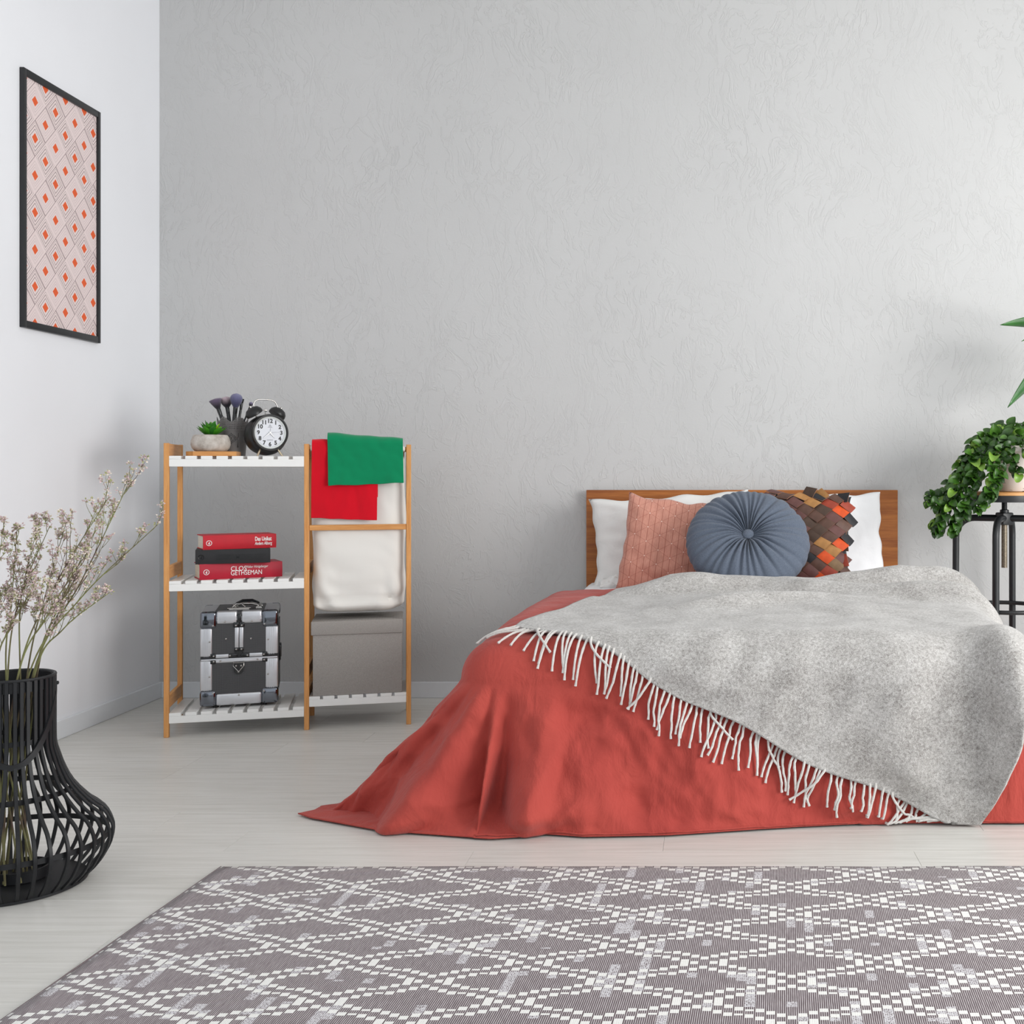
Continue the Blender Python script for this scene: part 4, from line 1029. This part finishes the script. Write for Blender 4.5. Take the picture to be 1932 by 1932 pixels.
for k in range(4):
    a = rad(-24 + 90 * k - 90 + 0) ; dirv = Vector((math.cos(a), math.sin(a), 0)) if False else Vector((math.cos(rad(246 + 90 * k)), math.sin(rad(246 + 90 * k)), 0))
    pts = [dirv * .02 + Vector((0, 0, hub_z - .004)), dirv * .10 + Vector((0, 0, hub_z - .004))]
    for s in np.linspace(0, PI / 2, 10): pts.append(dirv * (.135 + .085 * math.sin(s)) + Vector((0, 0, hub_z - .004 - .085 * (1 - math.cos(s)))))
    pts += [dirv * .222 + Vector((0, 0, .5)), dirv * .225 + Vector((0, 0, 0.0))]
    put('leg', (MB().tube(pts, .0155, 14), black_metal), stool)
ringz = zs_(1146)
put('foot_ring', (MB().tube([(math.cos(a) * .205, math.sin(a) * .205, ringz) for a in np.linspace(0, 2 * PI, 64, endpoint=False)], .0095, 10, closed=True), black_metal), stool)

t = NT('distressed_white_pot', srgb(226, 218, 210), .8, 0, .2)
v = t.mapping(scale=(1, 1, 5)); f = t.noise(v, 9, 5, .65, .5); zc_ = t.sep(t.coord())[2]
worn = t.math('MULTIPLY', t.ramp(f, [(.56, (0, 0, 0, 1)), (.62, (1, 1, 1, 1))]), t.ramp(zc_, [(.0, (1, 1, 1, 1)), (.13, (.25, .25, .25, 1))]))
t.color(t.mix(worn, t.mix(t.noise(t.mapping(), 6, 3), srgb(232, 226, 219), srgb(220, 206, 198)), srgb(86, 74, 66))).bump(f, .2, .003)
pcx = (1921 - CX) / F_PX * 5.15
PZ = seat_z
plantpot = thing('trailing_plant', 'trailing green plant in a worn white pot on the stool', 'potted plant', (pcx, 5.17, PZ))
PH = .205
put('pot_body', (MB().lathe([(.076, 0), (.084, .003), (.122, .13), (.137, PH - .03), (.146, PH - .026), (.148, PH), (.138, PH), (.13, PH - .03)], 48), t.m), plantpot)
put('soil', (MB().lathe([(.132, PH - .03), (.05, PH - .015), (.004, PH - .012)], 24), plain('potting_soil', srgb(58, 46, 36), .95, var=.4, vs=100)), plantpot)
greens = []
for i, (a_, b_) in enumerate(((srgb(28, 56, 18), srgb(52, 90, 26)), (srgb(44, 82, 24), srgb(74, 116, 34)), (srgb(96, 136, 44), srgb(144, 178, 72)))):
    t = NT('trailing_leaf_green', b_, .38, 0, .5); t.color(t.ramp(t.noise(t.mapping(), 30, 3), [(.3, a_), (.7, b_)])); greens.append(t.m)
def curl_leaf(L, W, curl, cup, mat, tip=1.4):
    n, m = 9, 7; G = np.zeros((n, m, 3))
    for i in range(n):
        s = i / (n - 1); w_ = W * (math.sin(PI * min(1, s ** .75 * .97 + .03)) ** .7) if s < 1 else 0
        a = curl * s; y = L * (math.sin(a) / curl if curl else s); z = -L * ((1 - math.cos(a)) / curl if curl else 0)
        for j in range(m):
            q = (j / (m - 1) - .5) * 2; G[i, j] = (w_ / 2 * q, y + cup * .2 * q * q * w_ * math.sin(a), z + cup * w_ * q * q * .5 * math.cos(a))
    me = grid_mesh('leaf', G, mat); return me
leafs = [curl_leaf(.040, .036, c_, k_, greens[g_]) for c_, k_, g_ in ((1.1, .5, 0), (1.8, .7, 0), (.7, .4, 1), (1.5, .8, 1), (2.3, .6, 0), (1.9, .6, 2), (.6, .5, 1))]
sprout = [curl_leaf(.022, .010, .5, .3, greens[2]), curl_leaf(.026, .014, .8, .4, greens[1])]
random.seed(21); leaf_count = 0; extra = []
def bez(pts, n=40):
    pts = [Vector(p) for p in pts]; out = []
    P4 = [pts[0] * 2 - pts[1]] + pts + [pts[-1] * 2 - pts[-2]]
    segs = len(pts) - 1
    for i in range(n):
        f_ = i / (n - 1) * segs; k = min(int(f_), segs - 1); t_ = f_ - k
        a, b, c_, d = P4[k:k + 4]
        out.append(.5 * ((2 * b) + (c_ - a) * t_ + (2 * a - 5 * b + 4 * c_ - d) * t_ ** 2 + (3 * b - a - 3 * c_ + d) * t_ ** 3))
    return out
org = plantpot.location
def pw(px, py, dy): return px2w(px, py, 5.17 + dy) - org
strands = [
    [(1905, 836, 0), (1872, 820, -.03), (1838, 842, -.06), (1812, 885, -.08), (1788, 940, -.08), (1768, 985, -.07), (1752, 1000, -.06)],
    [(1900, 838, 0), (1865, 832, -.06), (1832, 862, -.12), (1806, 915, -.14), (1786, 965, -.14), (1770, 1000, -.13), (1768, 1010, -.12)],
    [(1898, 840, 0), (1862, 840, -.08), (1838, 880, -.15), (1822, 930, -.16), (1806, 975, -.16), (1800, 1000, -.15), (1793, 1012, -.14)],
    [(1905, 836, 0), (1866, 824, .0), (1828, 850, .0), (1800, 900, -.02), (1776, 935, -.04), (1756, 938, -.05), (1744, 932, -.05)],
    [(1900, 838, 0), (1858, 838, -.04), (1824, 872, -.08), (1800, 925, -.11), (1780, 958, -.12), (1760, 950, -.11), (1742, 948, -.1)],
    [(1900, 838, 0), (1864, 846, -.09), (1845, 885, -.16), (1836, 920, -.17), (1822, 960, -.17), (1814, 985, -.16)],
    [(1908, 838, -.02), (1885, 840, -.12), (1874, 872, -.18), (1872, 905, -.20), (1862, 935, -.21), (1848, 958, -.21), (1842, 968, -.2)],
    [(1910, 838, -.02), (1892, 845, -.13), (1886, 880, -.19), (1882, 908, -.20), (1872, 930, -.21), (1866, 942, -.2)],
    [(1905, 836, 0), (1880, 812, .02), (1900, 806, .02), (1925, 804, .02), (1950, 812, 0)],
    [(1915, 836, 0), (1900, 822, -.04), (1905, 838, -.13), (1908, 858, -.17), (1916, 885, -.18), (1928, 905, -.18)],
    [(1930, 836, 0), (1925, 818, -.06), (1930, 840, -.16), (1945, 870, -.2), (1950, 900, -.2)],
    [(1935, 836, 0), (1960, 818, 0), (1990, 850, -.02), (2010, 900, -.03), (2016, 950, -.03)],
    [(1935, 836, .02), (1965, 822, .08), (1990, 860, .1), (2000, 910, .1)],
    [(1905, 836, .02), (1870, 822, .06), (1836, 850, .08), (1815, 900, .08), (1798, 950, .07)],
]
dens = [74, 76, 70, 40, 40, 56, 58, 44, 36, 38, 26, 18, 12, 42]
allp = []
for si, (st, cnt) in enumerate(zip(strands, dens)):
    cpts = bez([pw(*p) for p in st], 30)
    put('stem', (MB().tube(cpts, [.0022] * 29 + [.001], 6), greens[1]), plantpot)
    for k in range(cnt):
        f_ = .08 + .92 * k / (cnt - 1); fi = f_ * 28; i0 = int(fi); p = cpts[i0].lerp(cpts[min(i0 + 1, 29)], fi - i0)
        tg = (cpts[min(i0 + 1, 29)] - cpts[i0]); tg = tg.normalized() if tg.length > 0 else Vector((0, 0, -1))
        ang_ = k * 2.4 + random.uniform(-.5, .5)
        s1 = tg.orthogonal().normalized(); s2 = tg.cross(s1)
        dirn = (s1 * math.cos(ang_) + s2 * math.sin(ang_)) + tg * .35 + Vector((0, 0, .15)); dirn.normalize()
        up = Vector((0, -.55, .8)) + Vector((random.uniform(-.5, .5), random.uniform(-.5, .3), random.uniform(-.3, .3)))
        xax = dirn.cross(up); 
        if xax.length < .05: xax = dirn.orthogonal()
        xax.normalize(); zax = xax.cross(dirn)
        R = Matrix((xax, dirn, zax)).transposed()
        last = f_ > .93
        me = random.choice(sprout) if last else random.choice(leafs)
        sc = random.uniform(.85, 1.35) * (1.0 if not last else .9) * (1.15 - .3 * f_)
        allp.append((me, p.copy(), R, sc, si))
random.shuffle(allp)
order = sorted(range(len(allp)), key=lambda i: allp[i][1].y)
nsep = 290; mb = bmesh.new()
for rank, i in enumerate(order):
    me, p, R, sc, si = allp[i]
    M = Matrix.Translation(p) @ R.to_4x4() @ Matrix.Diagonal((sc, sc, sc, 1))
    if rank < nsep:
        o = put('leaf', me, plantpot); o.matrix_local = M
    else:
        tmp = bmesh.new(); tmp.from_mesh(me); tmp.transform(M); mi = greens.index(me.materials[0])
        for f_ in tmp.faces: f_.material_index = mi; f_.smooth = True
        tm = bpy.data.meshes.new('tmp'); tmp.to_mesh(tm); mb.from_mesh(tm); tmp.free(); bpy.data.meshes.remove(tm)
me = bpy.data.meshes.new('foliage'); mb.to_mesh(me); mb.free()
for g_ in greens: me.materials.append(g_)
put('foliage', me, plantpot, kind='stuff')

# tall plant standing out of frame, its long leaves reach in
tall = thing('leafy_plant', 'tall plant with long glossy green leaves above the trailing plant', 'potted plant', (1.78, 5.22, 0))
put('pot_body', (MB().lathe([(.10, 0), (.11, .005), (.14, .24), (.145, .25), (.135, .25), (.125, .22)], 40), white_paint), tall)
put('soil', (MB().lathe([(.126, .222), (.004, .23)], 24), bpy.data.materials['potting_soil']), tall)
stemp = bez([(0, 0, .2), (.02, 0, .7), (-.02, .01, 1.2), (.01, 0, 1.75)], 20)
put('stem', (MB().tube(stemp, [.012] * 10 + [.009] * 10, 10), plain('woody_stem', srgb(96, 84, 60), .8, var=.2)), tall)
t = NT('glossy_leaf', srgb(44, 104, 36), .3, 0, .5); t.color(t.ramp(t.noise(t.mapping(), 12, 3), [(.3, srgb(30, 80, 28)), (.7, srgb(60, 122, 46))])); gl = t.m
def long_leaf(base, tip, wd, sag, roll):
    base, tip = Vector(base), Vector(tip); ax = (tip - base); L = ax.length; ax.normalize()
    sd = ax.cross(Vector((0, 0, 1))).normalized(); sd = (Matrix.Rotation(roll, 3, ax) @ sd); nn = sd.cross(ax)
    n, m = 20, 7; G = np.zeros((n, m, 3))
    for i in range(n):
        s = i / (n - 1); w_ = wd * max(.02, math.sin(PI * min(1, s ** .8)) ** .8 if s < 1 else 0) if s > .12 else wd * .06
        cpt = base.lerp(tip, s) + Vector((0, 0, sag * math.sin(PI * s)))
        for j in range(m):
            q = (j / (m - 1) - .5) * 2; G[i, j] = cpt + sd * (w_ / 2 * q) + nn * (w_ * .18 * abs(q))
    o = put('leaf', grid_mesh('leaf', G, gl), tall); md = o.modifiers.new('thick', 'SOLIDIFY'); md.thickness = .001
tl = tall.location
long_leaf(Vector((-.0, 0, 1.72)), px2w(1887, 613, 5.05) - tl, .075, .035, 1.0)
long_leaf(Vector((-.0, 0, 1.60)), px2w(1901, 769, 5.02) - tl, .12, .09, 1.25)
long_leaf(Vector((-.0, 0, 1.70)), px2w(1927, 644, 5.02) - tl, .05, .05, -.5)
for k in range(9):
    a = k * 2.4; long_leaf(stemp[10 + k], stemp[10 + k] + Vector((abs(math.cos(a)) * .28 + .04, -abs(math.sin(a)) * .22, .02 + .03 * (k % 3))), .07, .04, .3)

# ------------------------------------------------------------------ slatted lantern vase with dried flowers
VX, VY = -1.860, 3.055
vase = thing('slatted_vase', 'black slatted bamboo lantern vase on the floor in front of the white wall', 'vase', (VX, VY, 0))
prof = [(.1106, .555), (.1106, .48), (.1106, .40), (.1125, .37), (.12, .345), (.1365, .300), (.162, .255), (.2065, .207), (.243, .178), (.2605, .150), (.2675, .125), (.2625, .092), (.247, .063), (.2285, .0375), (.194, .008)]
pz = np.array([p[1] for p in prof])[::-1]; pr_ = np.array([p[0] for p in prof])[::-1]
def prof_curve(n=34):
    pts = bez([(r, 0, z) for r, z in prof], n); return [(p.x * .90, p.z) for p in pts]
pc2 = prof_curve(); NS = 38
def slat_mesh():
    mb = MB(); rows = []
    for i, (r, z) in enumerate(pc2):
        p0, p1 = pc2[max(i - 1, 0)], pc2[min(i + 1, len(pc2) - 1)]; t_ = Vector((p1[0] - p0[0], 0, p1[1] - p0[1])).normalized(); nn = Vector((-t_.z, 0, t_.x)); 
        if nn.x < 0: nn = -nn
        tw = .10 * math.sin(i / 33 * PI); w_ = .0098 / 2; th_ = .0028
        c_ = Vector((r, 0, z))
        s_ = Vector((0, 1, 0))
        rows.append([mb.bm.verts.new(c_ + nn * a * th_ + s_ * b * w_) for a, b in ((1, -.8), (1, .8), (.4, 1), (-1, 1), (-1, -1), (.4, -1))])
    for A, B in zip(rows, rows[1:]):
        for k in range(6): mb.bm.faces.new((A[k], A[(k + 1) % 6], B[(k + 1) % 6], B[k]))
    mb.bm.faces.new(rows[0]); mb.bm.faces.new(rows[-1][::-1])
    return mb.mesh('slat', black_bamboo, True, 45)
sm = slat_mesh()
random.seed(6)
for k in range(NS): put('slat', sm, vase, (0, 0, 0), (0, 0, 2 * PI * (k + random.uniform(-.12, .12)) / NS))
def hoop(r, z0, z1, th_=.004): 
    put('hoop', (MB().lathe([(r, z0), (r - th_, z0), (r - th_, z1), (r, z1), (r, z0)], 72, cap0=False, cap1=False), black_bamboo), vase)
hoop(.0962, .525, .556, .005); hoop(.0962, .385, .398); hoop(.1395, .242, .256, .003); hoop(.2310, .108, .122, .003)
put('rim', (MB().tube([(math.cos(a) * .0988, math.sin(a) * .0988, .557) for a in np.linspace(0, 2 * PI, 64, endpoint=False)], .0045, 8, closed=True), black_bamboo), vase)
put('base_plate', (MB().lathe([(.175, 0), (.179, .002), (.179, .008), (.175, .010), (.05, .009)], 72), black_bamboo), vase)
put('candle_cup', (MB().lathe([(.072, .011), (.074, .040), (.070, .041), (.067, .016)], 48), black_bamboo), vase, (.0, .03, 0))
hpts = []
for s in np.linspace(0, PI, 30):
    hpts.append((math.cos(s) * .1005, -math.sin(s) * .112, .530 - .195 * math.sin(s) ** 1.25))
mb = MB(); rows = []
for i, p in enumerate(hpts):
    p = Vector(p); a = Vector(hpts[max(0, i - 1)]); b = Vector(hpts[min(29, i + 1)]); t_ = (b - a).normalized(); o_ = Vector((p.x, p.y, 0)).normalized(); s_ = t_.cross(o_).normalized()
    rows.append([mb.bm.verts.new(p + s_ * x * .0075 + o_ * y * .0025) for x, y in ((-1, -1), (1, -1), (1, 1), (-1, 1))])
for A, B in zip(rows, rows[1:]):
    for k in range(4): mb.bm.faces.new((A[k], A[(k + 1) % 4], B[(k + 1) % 4], B[k]))
mb.bm.faces.new(rows[0]); mb.bm.faces.new(rows[-1])
put('carry_handle', (mb, black_bamboo, True, 40), vase, (0, 0, 0), (0, 0, rad(31)))
for s in (-1, 1): put('handle_pin', (MB().lathe([(.005, 0), (.005, .006), (.002, .008)], 12, M=Matrix.Rotation(rad(31), 4, 'Z') @ Matrix.Translation((s * .100, .0, .530)) @ Matrix.Rotation(s * PI / 2, 4, 'Y')), black_metal), vase)

stem_m = NT('dried_stem', srgb(104, 100, 62), .8); stem_m.color(stem_m.ramp(stem_m.noise(stem_m.mapping(), 9, 3), [(.35, srgb(84, 66, 56)), (.65, srgb(126, 130, 80))])); stem_m = stem_m.m
blos = [plain('dried_petal_mauve', srgb(196, 172, 172), .9, var=.2, vs=150), plain('dried_petal_sage', srgb(164, 164, 122), .9, var=.2, vs=150), plain('dried_petal_cream', srgb(222, 210, 196), .9, var=.15, vs=150)]
vorg = Vector((VX, VY, 0))
def stem_thing(label, tip_px, tip_py, dy, foot, seed, spread=1.0, group='dried flower stems in the slatted vase', start=.52, nb=9):
    rnd = random.Random(seed)
    tip = px2w(tip_px, tip_py, VY + dy)
    base = vorg + Vector((foot[0], foot[1], .014))
    neck = vorg + Vector((foot[2], foot[3], .55))
    r = thing('dried_flower_stem', label, 'dried flower', base, 0, group)
    mid = neck.lerp(tip, .45) + Vector((0, 0, .03)) + Vector((rnd.uniform(-.02, .02), 0, 0))
    pts = [p - base for p in bez([base, neck, mid, tip], 36)]
    mb = MB(); mb.tube(pts, list(np.linspace(.0032, .0009, 36)), 6)
    fl = bmesh.new()
    def clump(p, R, cnt):
        for _ in range(cnt):
            d = Vector((rnd.gauss(0, 1), rnd.gauss(0, 1), rnd.gauss(.4, .8))).normalized()
            c_ = p + d * R * rnd.uniform(.25, 1.0); L = rnd.uniform(.005, .0095); s1 = d.orthogonal().normalized() * L * .34; s2 = d.cross(s1).normalized() * L * .34
            vs = [fl.verts.new(q) for q in (c_ - d * L * .5, c_ + s1, c_ + s2, c_ - s1, c_ + d * L * .6)]
            mi = rnd.choices((0, 1, 2), (.5, .3, .25))[0]
            for tri in ((0, 1, 2), (0, 2, 3), (4, 2, 1), (4, 3, 2), (4, 1, 3)):
                f_ = fl.faces.new([vs[k] for k in tri]); f_.material_index = mi
    Ls = (tip - neck).length
    def twig(p, d, L, r_, depth):
        n = 7; q = p.copy(); pp = [q.copy()]; dd_ = d.copy()
        for i in range(n):
            dd_ = (dd_ + Vector((rnd.uniform(-.12, .12), rnd.uniform(-.12, .12), .10))).normalized(); q = q + dd_ * L / n; pp.append(q.copy())
        mb.tube(pp, list(np.linspace(r_, r_ * .5, n + 1)), 4)
        if depth:
            for k in range(rnd.randint(2, 4)):
                i = rnd.randint(3, n); s_ = Vector((rnd.uniform(-1, 1), rnd.uniform(-1, 1), rnd.uniform(-.2, .6))).normalized()
                twig(pp[i], (dd_ * .75 + s_ * .65).normalized(), L * rnd.uniform(.25, .5), r_ * .7, depth - 1)
        clump(q, rnd.uniform(.006, .014), rnd.randint(6, 13))
        if rnd.random() < .5: clump(pp[-3], .008, 5)
    for k in range(nb):
        f_ = start + (1 - start) * (k + rnd.uniform(0, .8)) / nb; i = min(34, int(f_ * 35)); tg = (pts[i + 1] - pts[i]).normalized()
        s_ = Vector((rnd.uniform(-1, 1), rnd.uniform(-1, 1), rnd.uniform(-.3, .5))).normalized()
        twig(pts[i], (tg * .85 + s_ * .5 * spread).normalized(), Ls * rnd.uniform(.12, .30) * (1.15 - f_ * .6), .0011, 1)
    clump(pts[-1], .014, 12)
    put('stalk', (mb, stem_m, True, 60), r)
    me = bpy.data.meshes.new('blossom'); fl.to_mesh(me); fl.free()
    for b_ in blos: me.materials.append(b_)
    put('blossoms', me, r, kind='stuff')
stem_thing('long dried flower stem leaning furthest out, its tip reaching the grey wall corner', 297, 990, -.02, (-.05, .0, .045, -.01), 1, .45, start=.62, nb=8)
stem_thing('tallest dried flower stem with mauve tips, in front of the white wall', 243, 912, .04, (-.04, .03, .04, .02), 2, .8, nb=12, start=.55)
stem_thing('dried flower stem just below the tallest one with three airy sprays', 205, 938, -.06, (-.03, -.02, .03, -.03), 3, .8, nb=11)
stem_thing('low dried flower stem bending outward with small mauve heads at its end', 206, 1118, .0, (-.05, .02, .055, .0), 4, .7, nb=9, start=.5)
ORD = {180: 'upright dried flower stem next to the tall leaning sprays, first upright tip from the corner', 124: 'upright dried flower stem whose mauve tip is the second upright tip from the room corner',
       94: 'upright dried flower stem whose bushy tip is the third upright tip from the room corner', 66: 'upright dried flower stem whose tip is the fourth upright tip from the room corner',
       160: 'shorter dried flower stem with its head amid the leaning sprays, below the upright tips', 150: 'short dried flower stem with its head just above the lowest outward bending stem', 70: 'shortest dried flower stem, its head low above the front of the vase rim'}
for i, (px, py, dy, ft) in enumerate(((124, 988, .05, (-.03, .02, .02, .03)), (94, 992, -.05, (0, -.04, .01, -.04)), (66, 1012, .08, (.02, .03, -.01, .05)), (160, 1048, -.1, (-.04, -.03, .04, -.05)), (180, 1000, .09, (-.03, .05, .03, .05)), (32, 1000, .03, (.03, .0, -.03, .02)), (8, 985, -.06, (.04, -.03, -.04, -.03)), (-22, 1020, .05, (.05, .02, -.05, .01)), (-60, 1000, -.02, (.06, 0, -.06, -.01)), (70, 1100, -.12, (.01, -.05, .0, -.07)), (150, 1090, .1, (-.02, .05, .03, .06)))):
    stem_thing(ORD.get(px, 'dried flower stem standing at the picture edge among others in the black vase'), px, py, dy, ft, 30 + i, 1.0, 'dried flower stems in the slatted vase' if px in ORD else 'dried flower stems at the picture edge', nb=10, start=.5)

# ------------------------------------------------------------------ rug
rx0, ry0 = floor_pt(417.5, 1638.5)
SK = (1480 - CX) / F_PX
t = NT('woven_rug', srgb(120, 108, 112), .95, 0, .1, .1)
X, Yv, Z = t.sep(t.coord())
cu, cvv = floor_pt(1491.7, 1729)
ylr = cvv - ry0; xlr = cu - rx0
ux = t.math('SUBTRACT', t.math('SUBTRACT', X, t.math('MULTIPLY', Yv, SK)), xlr - SK * ylr)
vy = t.math('SUBTRACT', Yv, ylr)
PP, QQ, NC = .391, .187, 18.0
pit = PP / NC
ci = t.math('ROUND', t.math('DIVIDE', ux, pit)); uc = t.math('DIVIDE', ci, NC)      # column centre / P
fu = t.math('ABSOLUTE', t.math('SUBTRACT', t.math('DIVIDE', ux, pit), ci))           # 0 centre .. .5
vq = t.math('DIVIDE', vy, QQ)
def wrap(x_): return t.math('SUBTRACT', x_, t.math('ROUND', x_))
wa = wrap(t.math('ADD', uc, vq)); wb = wrap(t.math('SUBTRACT', uc, vq))
uc_ = t.math('ABSOLUTE', t.math('MULTIPLY', t.math('ADD', wa, wb), NC / 2)); vc_ = t.math('ABSOLUTE', t.math('MULTIPLY', t.math('SUBTRACT', wa, wb), NC / 2))
def near_(x_, y_, h_): return t.math('LESS_THAN', t.math('ABSOLUTE', t.math('SUBTRACT', x_, y_)), h_)
outer = near_(vc_, t.math('ADD', uc_, 2.3), .74)
inner = t.math('MULTIPLY', near_(vc_, t.math('SUBTRACT', uc_, 1.0), .74), t.math('GREATER_THAN', uc_, .5))
inner = t.math('MAXIMUM', inner, t.math('MULTIPLY', near_(uc_, 2.0, .5), t.math('LESS_THAN', vc_, 1.7)))
ll = t.math('MAXIMUM', outer, inner)
block = t.math('MULTIPLY', ll, t.math('LESS_THAN', fu, .42))
gap = t.math('GREATER_THAN', fu, .46)
# yarn ribs
rib = t.math('ABSOLUTE', t.math('SUBTRACT', t.math('FRACT', t.math('MULTIPLY', ux, 5.0 / pit)), .5))
yn = t.noise(t.mapping(scale=(300, 26, 1)), 1.0, 3, .6)
fl_ = t.math('ADD', t.math('MULTIPLY', t.ramp(rib, [(.26, (0, 0, 0, 1)), (.38, (1, 1, 1, 1))]), .5), t.math('MULTIPLY', yn, .5))
base = t.ramp(fl_, [(.18, srgb(84, 71, 75)), (.36, srgb(104, 91, 95)), (.62, srgb(168, 160, 162)), (.82, srgb(212, 207, 208))])
wv_ = t.n('ShaderNodeCombineXYZ'); t.link(t.math('MULTIPLY', ci, .63), wv_.inputs[0]); t.link(t.math('MULTIPLY', vy, 7.0), wv_.inputs[1])
wearf = t.noise(wv_.outputs[0], 1.0, 2, .5); speck = t.noise(t.mapping(), 330, 2, .6)
wear = t.math('MULTIPLY', t.math('GREATER_THAN', wearf, .61), t.math('GREATER_THAN', speck, .47))
base = t.mix(t.math('MULTIPLY', wear, .8), base, srgb(216, 214, 218))
base = t.mix(t.math('MULTIPLY', gap, t.math('MULTIPLY', ll, .9)), base, srgb(80, 66, 66))
wht = t.ramp(t.math('ADD', t.math('MULTIPLY', rib, .6), t.math('MULTIPLY', speck, .6)), [(.2, srgb(208, 206, 202)), (.5, srgb(232, 231, 228))])
t.color(t.mix(block, base, wht))
t.bump(t.math('ADD', t.math('MULTIPLY', rib, -.5), t.math('MULTIPLY', block, .8)), .3, .002)
rug = thing('woven_rug', 'flat woven mauve grey rug with white diamond lattice in front of the bed', 'rug', (rx0, ry0, 0))
RW, RD, n = 2.55, 1.75, 40
mb = MB(); G = np.zeros((n, 90, 3))
for i, y in enumerate(np.linspace(0, -RD, n)):
    x = np.linspace(0, RW, 90); G[i] = np.stack([x + SK * y, y + .0015 * x + .004 * vnoise(x * 3, x * 0, 3) * (i == 0), .0055 + .0012 * vnoise(x * 4, y * 4 + x * 0, 5)], -1)
o = put('rug_weave', grid_mesh('rug_weave', G, t.m, True), rug); md = o.modifiers.new('thick', 'SOLIDIFY'); md.thickness = .005; md.offset = -1
put('bound_edge', (MB().tube([(SK * y - .001, y, .0035) for y in np.linspace(0, -RD, 40)], .0032, 6), plain('rug_binding', srgb(104, 92, 94), .95, var=.2, vs=300)), rug)
